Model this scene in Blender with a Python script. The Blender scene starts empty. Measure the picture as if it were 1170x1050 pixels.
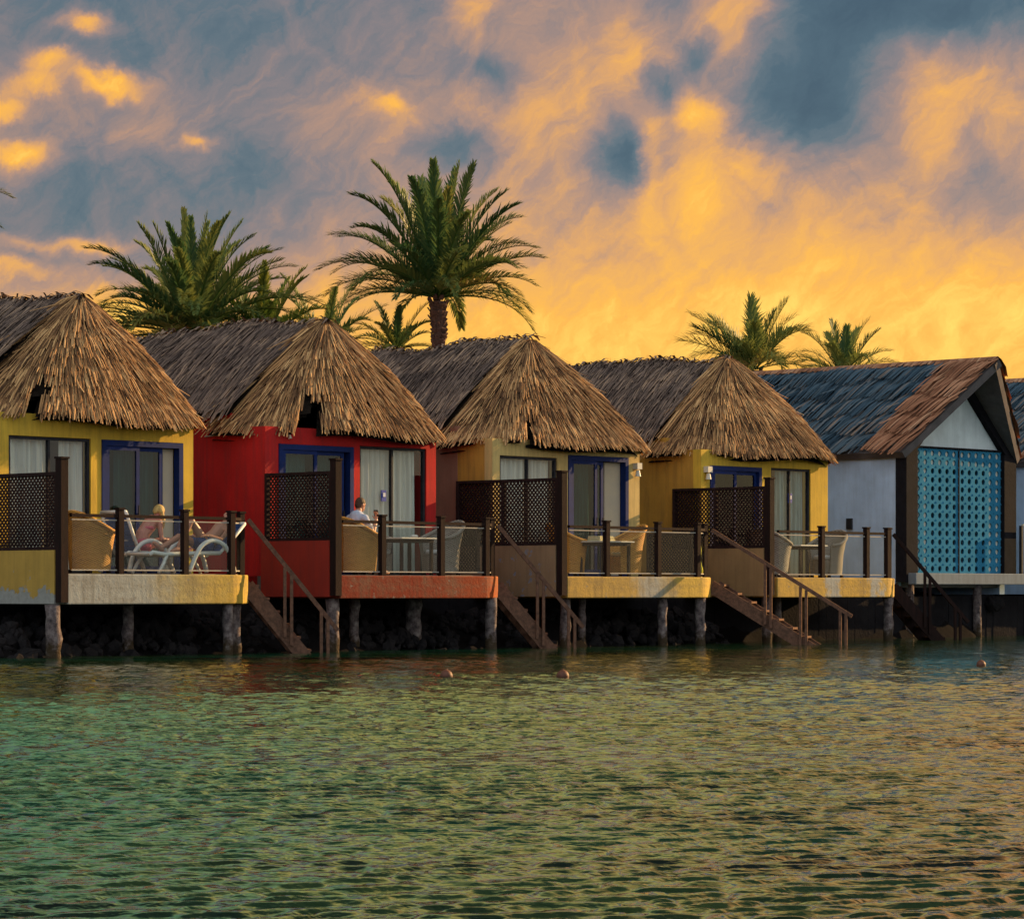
import bpy, math, random
import numpy as np
from mathutils import Vector, Matrix, Quaternion
random.seed(7); rng = np.random.default_rng(7)
sc = bpy.context.scene
COL = sc.collection
PI = math.pi
R = math.radians

def lin(r, g, b):
    f = lambda c: (c/255/12.92) if c/255 <= .04045 else ((c/255+.055)/1.055)**2.4
    return (f(r), f(g), f(b), 1)

# ------------------------------------------------------------------ node helper
class NT:
    def __init__(s, nt):
        s.nt = nt; s.nt.nodes.clear()
    def n(s, t, **kw):
        nd = s.nt.nodes.new(t)
        for k, v in kw.items(): setattr(nd, k, v)
        return nd
    def set(s, sock, v):
        if isinstance(v, bpy.types.NodeSocket): s.nt.links.new(v, sock)
        else: sock.default_value = v
    def m(s, op, a, b=None, c=None, clamp=False):
        nd = s.n('ShaderNodeMath', operation=op); nd.use_clamp = clamp
        s.set(nd.inputs[0], a)
        if b is not None: s.set(nd.inputs[1], b)
        if c is not None: s.set(nd.inputs[2], c)
        return nd.outputs[0]
    def vm(s, op, a, b=None, sc_=None):
        nd = s.n('ShaderNodeVectorMath', operation=op)
        s.set(nd.inputs[0], a)
        if b is not None: s.set(nd.inputs[1], b)
        if sc_ is not None: s.set(nd.inputs['Scale'], sc_)
        return nd
    def ramp(s, fac, stops, interp='LINEAR'):
        nd = s.n('ShaderNodeValToRGB'); cr = nd.color_ramp; cr.interpolation = interp
        while len(cr.elements) < len(stops): cr.elements.new(.5)
        for e, (p, c) in zip(cr.elements, stops):
            e.position = p; e.color = c if len(c) == 4 else (*c, 1)
        s.set(nd.inputs[0], fac); return nd.outputs[0]
    def noise(s, vec, scale, detail=4, rough=.55, dist=0, dim='3D', col=False):
        nd = s.n('ShaderNodeTexNoise', noise_dimensions=dim)
        s.set(nd.inputs['Vector'], vec)
        nd.inputs['Scale'].default_value = scale; nd.inputs['Detail'].default_value = detail
        nd.inputs['Roughness'].default_value = rough; nd.inputs['Distortion'].default_value = dist
        return nd.outputs['Color' if col else 'Fac']
    def mix(s, fac, a, b, blend='MIX'):
        nd = s.n('ShaderNodeMix', data_type='RGBA', blend_type=blend)
        s.set(nd.inputs[0], fac); s.set(nd.inputs[6], a); s.set(nd.inputs[7], b)
        return nd.outputs[2]
    def sep(s, v):
        nd = s.n('ShaderNodeSeparateXYZ'); s.set(nd.inputs[0], v); return nd.outputs
    def comb(s, x, y, z):
        nd = s.n('ShaderNodeCombineXYZ')
        for i, q in enumerate((x, y, z)): s.set(nd.inputs[i], q)
        return nd.outputs[0]

def mat(name, build):
    m = bpy.data.materials.new(name); m.use_nodes = True
    t = NT(m.node_tree); out = t.n('ShaderNodeOutputMaterial')
    bs = t.n('ShaderNodeBsdfPrincipled')
    t.nt.links.new(bs.outputs[0], out.inputs[0])
    build(t, bs, out); return m

def simple(name, c, c2=None, scale=8, rough=.7, bump=.3, bscale=60, spec=.3, metal=0, stretch=None, detail=5):
    """colour with a noise variation towards c2 and a fine bump, in object space"""
    def b(t, bs, out):
        co = t.n('ShaderNodeTexCoord').outputs['Object']
        v = co
        if stretch: v = t.vm('MULTIPLY', co, stretch).outputs[0]
        f = t.noise(v, scale, detail, .6)
        f2 = t.ramp(f, [(.3, (0, 0, 0)), (.7, (1, 1, 1))])
        t.set(bs.inputs['Base Color'], t.mix(f2, (*c[:3], 1), (*(c2 or tuple(x*.72 for x in c[:3]))[:3], 1)))
        bs.inputs['Roughness'].default_value = rough
        bs.inputs['Specular IOR Level'].default_value = spec
        bs.inputs['Metallic'].default_value = metal
        if bump:
            bp = t.n('ShaderNodeBump'); bp.inputs['Strength'].default_value = bump; bp.inputs['Distance'].default_value = .02
            t.set(bp.inputs['Height'], t.noise(v, bscale, 3, .6)); t.set(bs.inputs['Normal'], bp.outputs[0])
    return mat(name, b)

def plaster(name, paint, under, peel=.3, dirt=.35, low=None, scale=3.0):
    """painted plaster: blotchy paint, streaky grime, chipped patches (low = extra chipping below that height)"""
    def b(t, bs, out):
        co = t.n('ShaderNodeTexCoord').outputs['Object']
        big = t.noise(co, scale*.5, 5, .6)
        base = t.mix(t.ramp(big, [(.3, (0, 0, 0)), (.75, (1, 1, 1))]), (*paint, 1), (*(p*.72 for p in paint), 1))
        st = t.noise(t.vm('MULTIPLY', co, (7, 7, .7)).outputs[0], 1.2, 5, .65)
        base = t.mix(t.m('MULTIPLY', t.ramp(st, [(.44, (0, 0, 0)), (.72, (1, 1, 1))]), dirt), base, (*(p*.35+.02 for p in paint), 1))
        chip = t.noise(co, scale*1.6, 8, .68)
        if low is not None:
            z = t.sep(co)[2]
            chip = t.m('ADD', chip, t.m('MULTIPLY', t.m('SUBTRACT', low, z, clamp=True), 1.3))
        cf = t.ramp(chip, [(.72-peel*.3, (0, 0, 0)), (.74-peel*.3, (1, 1, 1))])
        und = t.mix(t.noise(co, 14, 4, .6), (*under, 1), (*(p*.5 for p in under), 1))
        t.set(bs.inputs['Base Color'], t.mix(cf, base, und))
        bs.inputs['Roughness'].default_value = .85; bs.inputs['Specular IOR Level'].default_value = .2
        bp = t.n('ShaderNodeBump'); bp.inputs['Strength'].default_value = .35; bp.inputs['Distance'].default_value = .02
        h = t.m('ADD', t.m('MULTIPLY', t.noise(co, 35, 4, .6), .6), t.m('MULTIPLY', cf, -.8))
        t.set(bp.inputs['Height'], h); t.set(bs.inputs['Normal'], bp.outputs[0])
    return mat(name, b)

def fascia(name, stops):
    """concrete edge beam with paint zones along its length (object x), weathered"""
    def b(t, bs, out):
        co = t.n('ShaderNodeTexCoord').outputs['Object']
        x = t.sep(co)[0]
        w = t.m('MULTIPLY', t.m('SUBTRACT', t.noise(co, 2.2, 6, .65), .5), 1.4)
        f = t.m('DIVIDE', t.m('ADD', x, w), 4.4)
        base = t.ramp(f, stops)
        st = t.noise(t.vm('MULTIPLY', co, (8, 8, .8)).outputs[0], 1.3, 5, .65)
        base = t.mix(t.m('MULTIPLY', t.ramp(st, [(.48, (0, 0, 0)), (.75, (1, 1, 1))]), .5), base, (.085, .065, .04, 1))
        hz = t.noise(t.vm('MULTIPLY', co, (1.2, 1, 3)).outputs[0], 1.6, 7, .7)
        base = t.mix(t.m('MULTIPLY', t.ramp(hz, [(.45, (0, 0, 0)), (.7, (1, 1, 1))]), .6), base, (.15, .12, .08, 1))
        chip = t.noise(co, 6, 8, .7)
        base = t.mix(t.ramp(chip, [(.60, (0, 0, 0)), (.66, (1, 1, 1))]), base, (.22, .20, .17, 1))
        t.set(bs.inputs['Base Color'], base); bs.inputs['Roughness'].default_value = .85
        bs.inputs['Specular IOR Level'].default_value = .2
        bp = t.n('ShaderNodeBump'); bp.inputs['Strength'].default_value = .5; bp.inputs['Distance'].default_value = .02
        t.set(bp.inputs['Height'], t.noise(co, 18, 6, .65)); t.set(bs.inputs['Normal'], bp.outputs[0])
    return mat(name, b)

def thatch_mat(name, stops, patch=None):
    def b(t, bs, out):
        a = t.n('ShaderNodeAttribute', attribute_name='tone').outputs['Fac']
        co = t.n('ShaderNodeTexCoord').outputs['Object']
        f = t.m('ADD', a, t.m('MULTIPLY', t.m('SUBTRACT', t.noise(co, 1.1, 4, .6), .5), .5))
        f = t.m('ADD', f, t.m('MULTIPLY', t.m('SUBTRACT', t.noise(co, 22, 3, .6), .5), .25))
        t.set(bs.inputs['Base Color'], t.ramp(f, stops)); bs.inputs['Roughness'].default_value = .8
        bs.inputs['Specular IOR Level'].default_value = .06
    return mat(name, b)

def glass(name, tint, refl, rough=.02, dirt=.0):
    """thin clear sheet: mostly see-through, with a Fresnel reflection"""
    m = bpy.data.materials.new(name); m.use_nodes = True
    t = NT(m.node_tree); out = t.n('ShaderNodeOutputMaterial')
    tr = t.n('ShaderNodeBsdfTransparent'); tr.inputs[0].default_value = (*tint, 1)
    gl = t.n('ShaderNodeBsdfGlossy'); gl.inputs['Roughness'].default_value = rough
    gl.inputs[0].default_value = (.95, .97, .97, 1)
    g_ = t.n('ShaderNodeNewGeometry')
    cs = t.m('ABSOLUTE', t.vm('DOT_PRODUCT', g_.outputs['Normal'], g_.outputs['Incoming']).outputs['Value'])
    f = t.m('MULTIPLY', t.m('MULTIPLY_ADD', t.m('POWER', t.m('SUBTRACT', 1., cs), 5.), .96, .04), refl, clamp=True)
    mx = t.n('ShaderNodeMixShader'); t.set(mx.inputs[0], f)
    t.nt.links.new(tr.outputs[0], mx.inputs[1]); t.nt.links.new(gl.outputs[0], mx.inputs[2])
    last = mx.outputs[0]
    if dirt:
        co = t.n('ShaderNodeTexCoord').outputs['Object']
        df = t.n('ShaderNodeBsdfDiffuse'); df.inputs[0].default_value = (.6, .58, .52, 1)
        d = t.m('MULTIPLY', t.ramp(t.noise(co, 5, 6, .65), [(.35, (.15, .15, .15)), (.8, (1, 1, 1))]), dirt)
        m2 = t.n('ShaderNodeMixShader'); t.set(m2.inputs[0], d)
        t.nt.links.new(last, m2.inputs[1]); t.nt.links.new(df.outputs[0], m2.inputs[2]); last = m2.outputs[0]
    t.nt.links.new(last, out.inputs[0]); return m

# ------------------------------------------------------------------ mesh builder
class MB:
    def __init__(s): s.v = []; s.f = []; s.tone = []
    def add(s, vs, fs, tone=None):
        o = len(s.v); s.v.extend(tuple(p) for p in vs); s.f.extend(tuple(i+o for i in f) for f in fs)
        if tone is not None: s.tone.extend([tone]*len(vs))
        return s
    def box(s, x0, x1, y0, y1, z0, z1):
        return s.add([(x, y, z) for z in (z0, z1) for y in (y0, y1) for x in (x0, x1)],
                     [(0, 2, 3, 1), (4, 5, 7, 6), (0, 1, 5, 4), (2, 6, 7, 3), (0, 4, 6, 2), (1, 3, 7, 5)])
    def bar(s, p0, p1, w, h, up=(0, 0, 1)):
        p0 = Vector(p0); p1 = Vector(p1); d = (p1-p0).normalized(); upv = Vector(up)
        if abs(d.dot(upv)) > .98: upv = Vector((0, 1, 0))
        a = d.cross(upv).normalized()*w/2; b = a.cross(d).normalized()*h/2
        vs = [p+q for p in (p0, p1) for q in (-a-b, a-b, a+b, -a+b)]
        return s.add(vs, [(3, 2, 1, 0), (4, 5, 6, 7), (0, 1, 5, 4), (1, 2, 6, 5), (2, 3, 7, 6), (3, 0, 4, 7)])
    def tube(s, pts, rad, n=8, cap=True, flat=1.0):
        pts = [Vector(p) for p in pts]; k = len(pts)
        if not hasattr(rad, '__len__'): rad = [rad]*k
        t0 = (pts[1]-pts[0]).normalized(); ref = Vector((0, 0, 1)) if abs(t0.z) < .9 else Vector((1, 0, 0))
        a = t0.cross(ref).normalized(); vs = []; fs = []
        for i, p in enumerate(pts):
            t = (pts[min(i+1, k-1)]-pts[max(i-1, 0)])
            t = t.normalized() if t.length > 1e-9 else t0
            a = (a-t*a.dot(t)).normalized(); b = t.cross(a)
            for j in range(n):
                q = 2*PI*j/n; vs.append(p+(a*math.cos(q)+b*math.sin(q)*flat)*rad[i])
        for i in range(k-1):
            for j in range(n):
                fs.append((i*n+j, i*n+(j+1) % n, (i+1)*n+(j+1) % n, (i+1)*n+j))
        if cap: fs += [tuple(range(n))[::-1], tuple((k-1)*n+j for j in range(n))]
        return s.add(vs, fs)
    def ell(s, c, r, n=12, m=8, rot=None):
        c = Vector(c); vs = []; fs = []
        for i in range(m+1):
            th = PI*i/m
            for j in range(n):
                ph = 2*PI*j/n
                q = Vector((r[0]*math.sin(th)*math.cos(ph), r[1]*math.sin(th)*math.sin(ph), r[2]*math.cos(th)))
                if rot: q = rot @ q
                vs.append(c+q)
        for i in range(m):
            for j in range(n): fs.append((i*n+j, (i+1)*n+j, (i+1)*n+(j+1) % n, i*n+(j+1) % n))
        return s.add(vs, fs)
    def prism(s, poly, z0, z1):
        n = len(poly); vs = [(x, y, z0) for x, y in poly]+[(x, y, z1) for x, y in poly]
        fs = [tuple(range(n))[::-1], tuple(range(n, 2*n))]+[(i, (i+1) % n, n+(i+1) % n, n+i) for i in range(n)]
        return s.add(vs, fs)
    def extrude_y(s, poly, y0, y1):
        n = len(poly); vs = [(x, y0, z) for x, z in poly]+[(x, y1, z) for x, z in poly]
        fs = [tuple(range(n)), tuple(range(n, 2*n))[::-1]]+[((i+1) % n, i, n+i, n+(i+1) % n) for i in range(n)]
        return s.add(vs, fs)
    def build(s, name, m, parent=None, smooth=False, bevel=0):
        me = bpy.data.meshes.new(name); me.from_pydata([tuple(p) for p in s.v], [], s.f); me.update()
        if s.tone:
            at = me.attributes.new('tone', 'FLOAT', 'POINT'); at.data.foreach_set('value', np.array(s.tone, dtype=np.float32))
        me.materials.append(m)
        if smooth: me.polygons.foreach_set('use_smooth', [True]*len(me.polygons))
        o = bpy.data.objects.new(name, me); COL.objects.link(o)
        if parent: o.parent = parent
        if bevel:
            b = o.modifiers.new('edge', 'BEVEL'); b.width = bevel; b.segments = 2; b.limit_method = 'ANGLE'
        return o

def tag(o, label=None, cat=None, group=None, kind=None):
    if label: o['label'] = label
    if cat: o['category'] = cat
    if group: o['group'] = group
    if kind: o['kind'] = kind
    return o
def empty(name, loc, rz=0, label=None, cat=None, group=None):
    o = bpy.data.objects.new(name, None); COL.objects.link(o); o.empty_display_size = .2
    o.location = loc; o.rotation_euler = (0, 0, rz); return tag(o, label, cat, group)
def copy_tree(o, parent=None):
    c = o.copy(); COL.objects.link(c)
    if parent: c.parent = parent
    for ch in o.children: copy_tree(ch, c)
    return c

# ------------------------------------------------------------------ layout
F, CX, YH, CZ = 3500., 585., 675., 1.03
TH = math.atan2(4.4, 4.079)
U = Vector((math.cos(TH), math.sin(TH), 0)); V = Vector((-U.y, U.x, 0))
W, D, DECK = 4.2, 1.8, 1.29
ORG = [Vector((-8.375, 48.144, 0)), Vector((-4.300, 52.544, 0)), Vector((-.227, 56.944, 0)),
       Vector((3.860, 61.344, 0)), Vector((7.941, 65.744, 0)), Vector((12.020, 70.144, 0))]
def at(px, py, Y):
    return Vector(((px-CX)/F*Y, Y, CZ+(YH-py)*Y/F))
def loc(i, x, y, z=0): return ORG[i]+U*x+V*y+Vector((0, 0, z))

# ------------------------------------------------------------------ materials
M = {}
M['thatch'] = thatch_mat('palm_thatch', [(0, (.045, .026, .017)), (.35, (.23, .12, .06)), (.7, (.52, .28, .12)), (1, (.76, .46, .21))])
M['thatch_grey'] = thatch_mat('weathered_thatch', [(0, (.05, .036, .032)), (.4, (.165, .115, .095)), (.7, (.27, .185, .14)), (1, (.48, .31, .20))])
M['reed_blue'] = thatch_mat('weathered_reed', [(0, (.025, .045, .065)), (.4, (.065, .11, .15)), (.7, (.11, .15, .18)), (1, (.32, .22, .16))])
M['reed_new'] = thatch_mat('new_reed', [(0, (.14, .065, .04)), (.4, (.34, .15, .085)), (.8, (.48, .23, .13)), (1, (.58, .32, .19))])
M['under'] = simple('thatch_underlay', (.03, .021, .016), (.012, .01, .008), 12, .95, .6, 40, .02)
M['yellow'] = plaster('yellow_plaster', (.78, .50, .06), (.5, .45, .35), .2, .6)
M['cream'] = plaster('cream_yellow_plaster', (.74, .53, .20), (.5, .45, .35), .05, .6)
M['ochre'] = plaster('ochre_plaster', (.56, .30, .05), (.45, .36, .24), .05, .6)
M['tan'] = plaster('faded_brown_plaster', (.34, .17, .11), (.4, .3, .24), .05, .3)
M['red'] = plaster('red_plaster', (.58, .022, .02), (.40, .16, .12), .1, .6)
M['brick'] = plaster('dull_red_plaster', (.36, .035, .02), (.38, .2, .15), .1, .45)
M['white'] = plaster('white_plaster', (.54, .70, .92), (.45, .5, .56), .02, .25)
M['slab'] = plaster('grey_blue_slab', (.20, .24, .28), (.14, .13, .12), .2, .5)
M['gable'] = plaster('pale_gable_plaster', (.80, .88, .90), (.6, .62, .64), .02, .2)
M['peel_yellow'] = plaster('peeling_yellow_plaster', (.55, .33, .07), (.42, .40, .36), .25, .4, low=1.15)
M['patch_tan'] = plaster('patched_tan_plaster', (.36, .22, .12), (.32, .30, .34), .42, .4)
M['plain_tan'] = plaster('light_brown_plaster', (.40, .23, .10), (.36, .3, .26), .1, .4)
GY, YE, OC = (.36, .36, .33), (.62, .42, .07), (.50, .32, .07)
M['f1'] = fascia('whitewashed_edge', [(0, (.35, .36, .34)), (.45, (.33, .34, .31)), (.58, (.42, .34, .15)), (.84, (.50, .33, .06)), (1, (.58, .38, .05))])
M['f2'] = fascia('red_orange_edge', [(0, (.18, .020, .009)), (.5, (.20, .024, .009)), (.85, (.28, .045, .012)), (1, (.52, .14, .02))])
M['f3'] = fascia('ochre_grey_edge', [(0, (.48, .30, .07)), (.38, (.46, .30, .08)), (.50, GY), (.58, (.40, .34, .22)), (.68, (.55, .37, .08)), (1, (.62, .40, .06))])
M['f4'] = fascia('ochre_banded_edge', [(0, (.52, .33, .07)), (.36, (.52, .33, .07)), (.40, GY), (.47, GY), (.5, (.54, .34, .07)), (.68, (.52, .33, .07)), (.72, GY), (.76, GY), (.8, (.56, .36, .08)), (1, (.6, .4, .1))])
M['tile'] = simple('terrace_tile', (.34, .26, .18), (.24, .18, .13), 6, .6, .2, 30)
M['wood'] = simple('dark_stained_wood', (.030, .014, .012), (.014, .009, .008), 4, .8, .4, 30, .08, stretch=(6, 6, .8))
M['lattice'] = simple('lattice_wood', (.036, .018, .016), (.018, .010, .010), 5, .8, .3, 30, .08)
M['stair'] = simple('weathered_stair_wood', (.22, .11, .07), (.09, .05, .035), 5, .8, .5, 25, .08, stretch=(3, 3, 3))
def pile_mat(t, bs, out):
    co = t.n('ShaderNodeTexCoord').outputs['Object']; z = t.sep(co)[2]
    n_ = t.noise(co, 9, 8, .65)
    c = t.ramp(n_, [(.3, (.03, .026, .03)), (.5, (.16, .12, .115)), (.68, (.30, .25, .23))])
    wet = t.ramp(t.m('ADD', z, t.m('MULTIPLY', t.m('SUBTRACT', n_, .5), .6)), [(.12, (1, 1, 1)), (.30, (0, 0, 0))])
    c = t.mix(t.m('MULTIPLY', wet, .9), c, (.05, .032, .014, 1))
    t.set(bs.inputs['Base Color'], c); bs.inputs['Roughness'].default_value = .85; bs.inputs['Specular IOR Level'].default_value = .1
    bp = t.n('ShaderNodeBump'); bp.inputs['Strength'].default_value = 1; bp.inputs['Distance'].default_value = .03
    t.set(bp.inputs['Height'], t.noise(co, 20, 6, .65)); t.set(bs.inputs['Normal'], bp.outputs[0])
M['pile'] = mat('crusted_timber', pile_mat)
M['blue'] = simple('blue_painted_frame', (.010, .028, .14), (.008, .02, .09), 4, .6, .1, 30, .10)
M['steel'] = simple('dark_frame', (.04, .04, .045), (.02, .02, .025), 6, .6, .2, 30, .1)
M['dark'] = simple('dark_brown_frame', (.020, .018, .022), (.012, .011, .013), 4, .85, .3, 20, .05)
M['soffit'] = simple('grey_soffit', (.16, .14, .14), (.10, .09, .09), 4, .9, .3, 20, .05)
M['room'] = simple('dim_room', (.16, .14, .12), (.10, .09, .08), 2, .9, 0)
M['curtain'] = simple('pale_curtain', (.90, .85, .72), (.50, .48, .44), 5, .9, .3, 30, .05, stretch=(3, 3, .1))
M['curtain_teal'] = simple('grey_green_curtain', (.34, .46, .44), (.12, .20, .20), 5, .9, .1, 80, .1, stretch=(4, 4, .2))
M['linen'] = simple('cream_panel', (.62, .50, .34), (.5, .42, .32), 2, .9, .1, 40, .1)
M['pane'] = glass('window_pane', (.92, .95, .95), .8)
M['door_pane'] = glass('door_pane', (.42, .58, .58), .9)
M['rail_glass'] = glass('balustrade_glass', (.93, .96, .96), .35, .03, .008)
def wicker(name, a, b_):
    def b(t, bs, out):
        co = t.n('ShaderNodeTexCoord').outputs['Object']; x, y, z = t.sep(co)
        ang = t.m('ARCTAN2', y, x)
        band = t.m('SINE', t.m('MULTIPLY_ADD', z, 190., t.m('MULTIPLY', t.m('SIGN', t.m('SINE', t.m('MULTIPLY', ang, 26.))), 1.57)))
        h = t.m('MULTIPLY_ADD', band, .5, .5)
        f = t.m('ADD', t.m('MULTIPLY', h, .55), t.m('MULTIPLY', t.noise(t.vm('MULTIPLY', co, (3, 3, 9)).outputs[0], 2.5, 6, .65), .75))
        t.set(bs.inputs['Base Color'], t.ramp(f, [(.25, b_), (.85, a)])); bs.inputs['Roughness'].default_value = .65; bs.inputs['Specular IOR Level'].default_value = .15
        bp = t.n('ShaderNodeBump'); bp.inputs['Strength'].default_value = .8; bp.inputs['Distance'].default_value = .012
        t.set(bp.inputs['Height'], h); t.set(bs.inputs['Normal'], bp.outputs[0])
    return mat(name, b)
M['wicker'] = wicker('wicker', (.78, .38, .08), (.24, .10, .02))
M['wicker_grey'] = wicker('grey_wicker', (.36, .31, .26), (.09, .075, .065))
M['cushion'] = simple('white_cushion', (.62, .62, .60), (.5, .5, .52), 5, .9, .2, 20, .1)
M['plastic'] = simple('white_plastic', (.72, .68, .62), (.62, .58, .52), 4, .35, .05, 20, .5)
M['sling'] = simple('blue_sling', (.02, .05, .17), (.05, .10, .26), 6, .8, .3, 60, .2)
M['towel'] = simple('pale_towel', (.68, .60, .36), (.55, .46, .25), 6, .95, .6, 50, .1)
M['ytowel'] = simple('yellow_towel', (.72, .60, .08), (.45, .42, .06), 5, .95, .5, 40, .1)
M['skin'] = simple('tanned_skin', (.52, .24, .15), (.42, .18, .11), 6, .5, .05, 60, .4)
M['skin_red'] = simple('sunburnt_skin', (.50, .19, .13), (.40, .14, .10), 6, .5, .05, 60, .4)
M['hair_brown'] = simple('brown_hair', (.10, .05, .025), (.05, .025, .015), 30, .6, .6, 60, .3)
M['hair_blond'] = simple('blond_hair', (.62, .42, .14), (.42, .26, .08), 30, .6, .6, 60, .3)
M['shirt'] = simple('pale_blue_shirt', (.52, .55, .66), (.44, .47, .58), 5, .9, .3, 30, .1)
M['shorts'] = simple('dark_shorts', (.03, .04, .07), (.02, .025, .04), 5, .9, .3, 30, .1)
M['bikini'] = simple('pink_swimwear', (.55, .10, .13), (.42, .07, .1), 5, .8, .2, 30, .2)
M['black'] = simple('black_plastic', (.015, .015, .018), (.025, .025, .03), 5, .35, .05, 20, .5)
M['eye'] = simple('dark_eye', (.02, .015, .012), None, 5, .3, 0)
M['buoy'] = simple('faded_orange_buoy', (.20, .06, .03), (.09, .035, .02), 7, .6, .4, 20, .4)
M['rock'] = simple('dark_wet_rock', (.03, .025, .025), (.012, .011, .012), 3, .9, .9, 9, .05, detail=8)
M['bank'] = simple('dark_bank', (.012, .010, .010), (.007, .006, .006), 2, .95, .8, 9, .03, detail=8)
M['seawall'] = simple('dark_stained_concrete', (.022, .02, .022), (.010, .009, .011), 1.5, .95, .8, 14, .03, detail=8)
M['sand'] = simple('sandy_ground', (.34, .26, .17), (.24, .18, .12), .4, .95, .4, 6, .1)
M['trunk'] = simple('palm_bark', (.20, .10, .075), (.08, .045, .035), 9, .9, .8, 25, .2)
M['teal'] = simple('teal_painted_metal', (.028, .165, .29), (.042, .225, .39), 2.5, .8, .15, 40, .02)
M['sconce'] = simple('white_lamp_casing', (.7, .66, .55), (.6, .55, .45), 5, .5, .1, 20, .4)
M['trim'] = simple('pale_metal_trim', (.42, .38, .32), (.34, .31, .27), 5, .6, .1, 20, .1)
M['tag'] = simple('blue_sticker', (.03, .06, .35), None, 5, .5, 0)
M['tagwhite'] = simple('sticker_print', (.7, .7, .75), None, 5, .5, 0)
def frond_mat(name, a, b_):
    def b(t, bs, out):
        at_ = t.n('ShaderNodeAttribute', attribute_name='tone').outputs['Fac']
        t.set(bs.inputs['Base Color'], t.ramp(at_, [(0, a), (.75, b_), (.95, (.20, .14, .045)), (1, (.22, .13, .05))]))
        bs.inputs['Roughness'].default_value = .5; bs.inputs['Specular IOR Level'].default_value = .25
        tl = t.n('ShaderNodeBsdfTranslucent'); t.set(tl.inputs[0], t.ramp(at_, [(0, a), (.75, b_), (1, (.22, .13, .05))]))
        mx = t.n('ShaderNodeMixShader'); mx.inputs[0].default_value = .4
        t.nt.links.new(bs.outputs[0], mx.inputs[1]); t.nt.links.new(tl.outputs[0], mx.inputs[2]); t.nt.links.new(mx.outputs[0], out.inputs[0])
    return mat(name, b)
M['frond'] = frond_mat('palm_frond', (.065, .135, .05), (.26, .28, .07))
M['frond_y'] = frond_mat('yellowish_palm_frond', (.08, .15, .03), (.28, .30, .06))  # slightly yellower green than the other fronds

# ------------------------------------------------------------------ thatch
def strips(mb, P, N, n_courses, spacing, length, t0=0., t1=1., s_range=(0, 1), slen=lambda t: 1., width=.06, lift=.03, lean=0., skip=None, tone=(.15, .9), wild=.1, hang=None, jit=.35):
    """P(s,t)->point, N(s,t)->outward normal; rows of palm-leaf strips laid like shingles, each course over the one below.
    length: strip length in t; slen(t): metres across at t"""
    for c in range(n_courses):
        tb = t0+(t1-t0)*(c+1)/n_courses
        cnt = max(4, int(slen(tb)*(s_range[1]-s_range[0])/spacing))
        ct = rng.uniform(-.12, .12)
        for k in range(cnt):
            s = s_range[0]+(s_range[1]-s_range[0])*(k+rng.uniform(-.5, .5)+.5)/cnt
            s = min(max(s, 0), 1)
            te = tb+.12*math.sin(s*37+c*2.3)*(t1-t0)/n_courses+rng.uniform(-jit, jit)*(t1-t0)/n_courses
            ts = max(te-length*rng.uniform(.8, 1.2), t0*.0)
            if skip and skip(s, te): continue
            m_per_s = max(slen(tb), .3)
            ds = (lean+rng.normal(0, wild))*length/m_per_s
            w = width*rng.uniform(.55, 1.35)
            p0 = P(s, ts); p1 = P(min(max(s+ds*.5, 0), 1), (ts+te)/2); p2 = P(min(max(s+ds, 0), 1), te)
            nn = N(s, (ts+te)/2)
            d = (p2-p0)
            if d.length < 1e-4: continue
            side = d.cross(nn).normalized()
            lf = lift*rng.uniform(.5, 1.7)
            up = rng.uniform(0, 1) < .04
            a0 = p0+nn*.005; a1 = p1+nn*lf*.9; a2 = p2+nn*lf*(2.4 if up else 1.25)
            if hang: a2 = a2+Vector((0, 0, -hang*rng.uniform(.2, 1)))
            tw = rng.uniform(-.5, .5)*w
            tn = float(np.clip(rng.uniform(*tone)+ct, 0, 1))
            rdg = nn*w*.28
            vs = []
            for a, q in ((a0, .8), (a1, 1.), (a2, .55)):
                vs += [a-side*w*.5*q+nn*tw*.2, a+rdg*q, a+side*w*.5*q-nn*tw*.2]
            mb.add(vs, [(0, 1, 4, 3), (1, 2, 5, 4), (3, 4, 7, 6), (4, 5, 8, 7)], tn)

def surf_normal(P, out):
    def N(s, t):
        e = .01
        a = P(min(s+e, 1), t)-P(max(s-e, 0), t); b = P(s, min(t+e, 1))-P(s, max(t-e, 0))
        n = a.cross(b)
        n = n.normalized() if n.length > 1e-9 else Vector((0, 0, 1))
        if n.dot(out(s, t)) < 0: n = -n
        return n
    return N
def sheet(mb, P, ns, nt, tone=None, off=None, skip=None):
    vs = []; fs = []
    for j in range(nt+1):
        for i in range(ns+1):
            p = P(i/ns, j/nt); vs.append(p)
    for j in range(nt):
        for i in range(ns):
            if skip and skip((i+.5)/ns, (j+.5)/nt): continue
            a = j*(ns+1)+i; fs.append((a, a+1, a+ns+2, a+ns+1))
    mb.add(vs, fs, tone)

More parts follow.
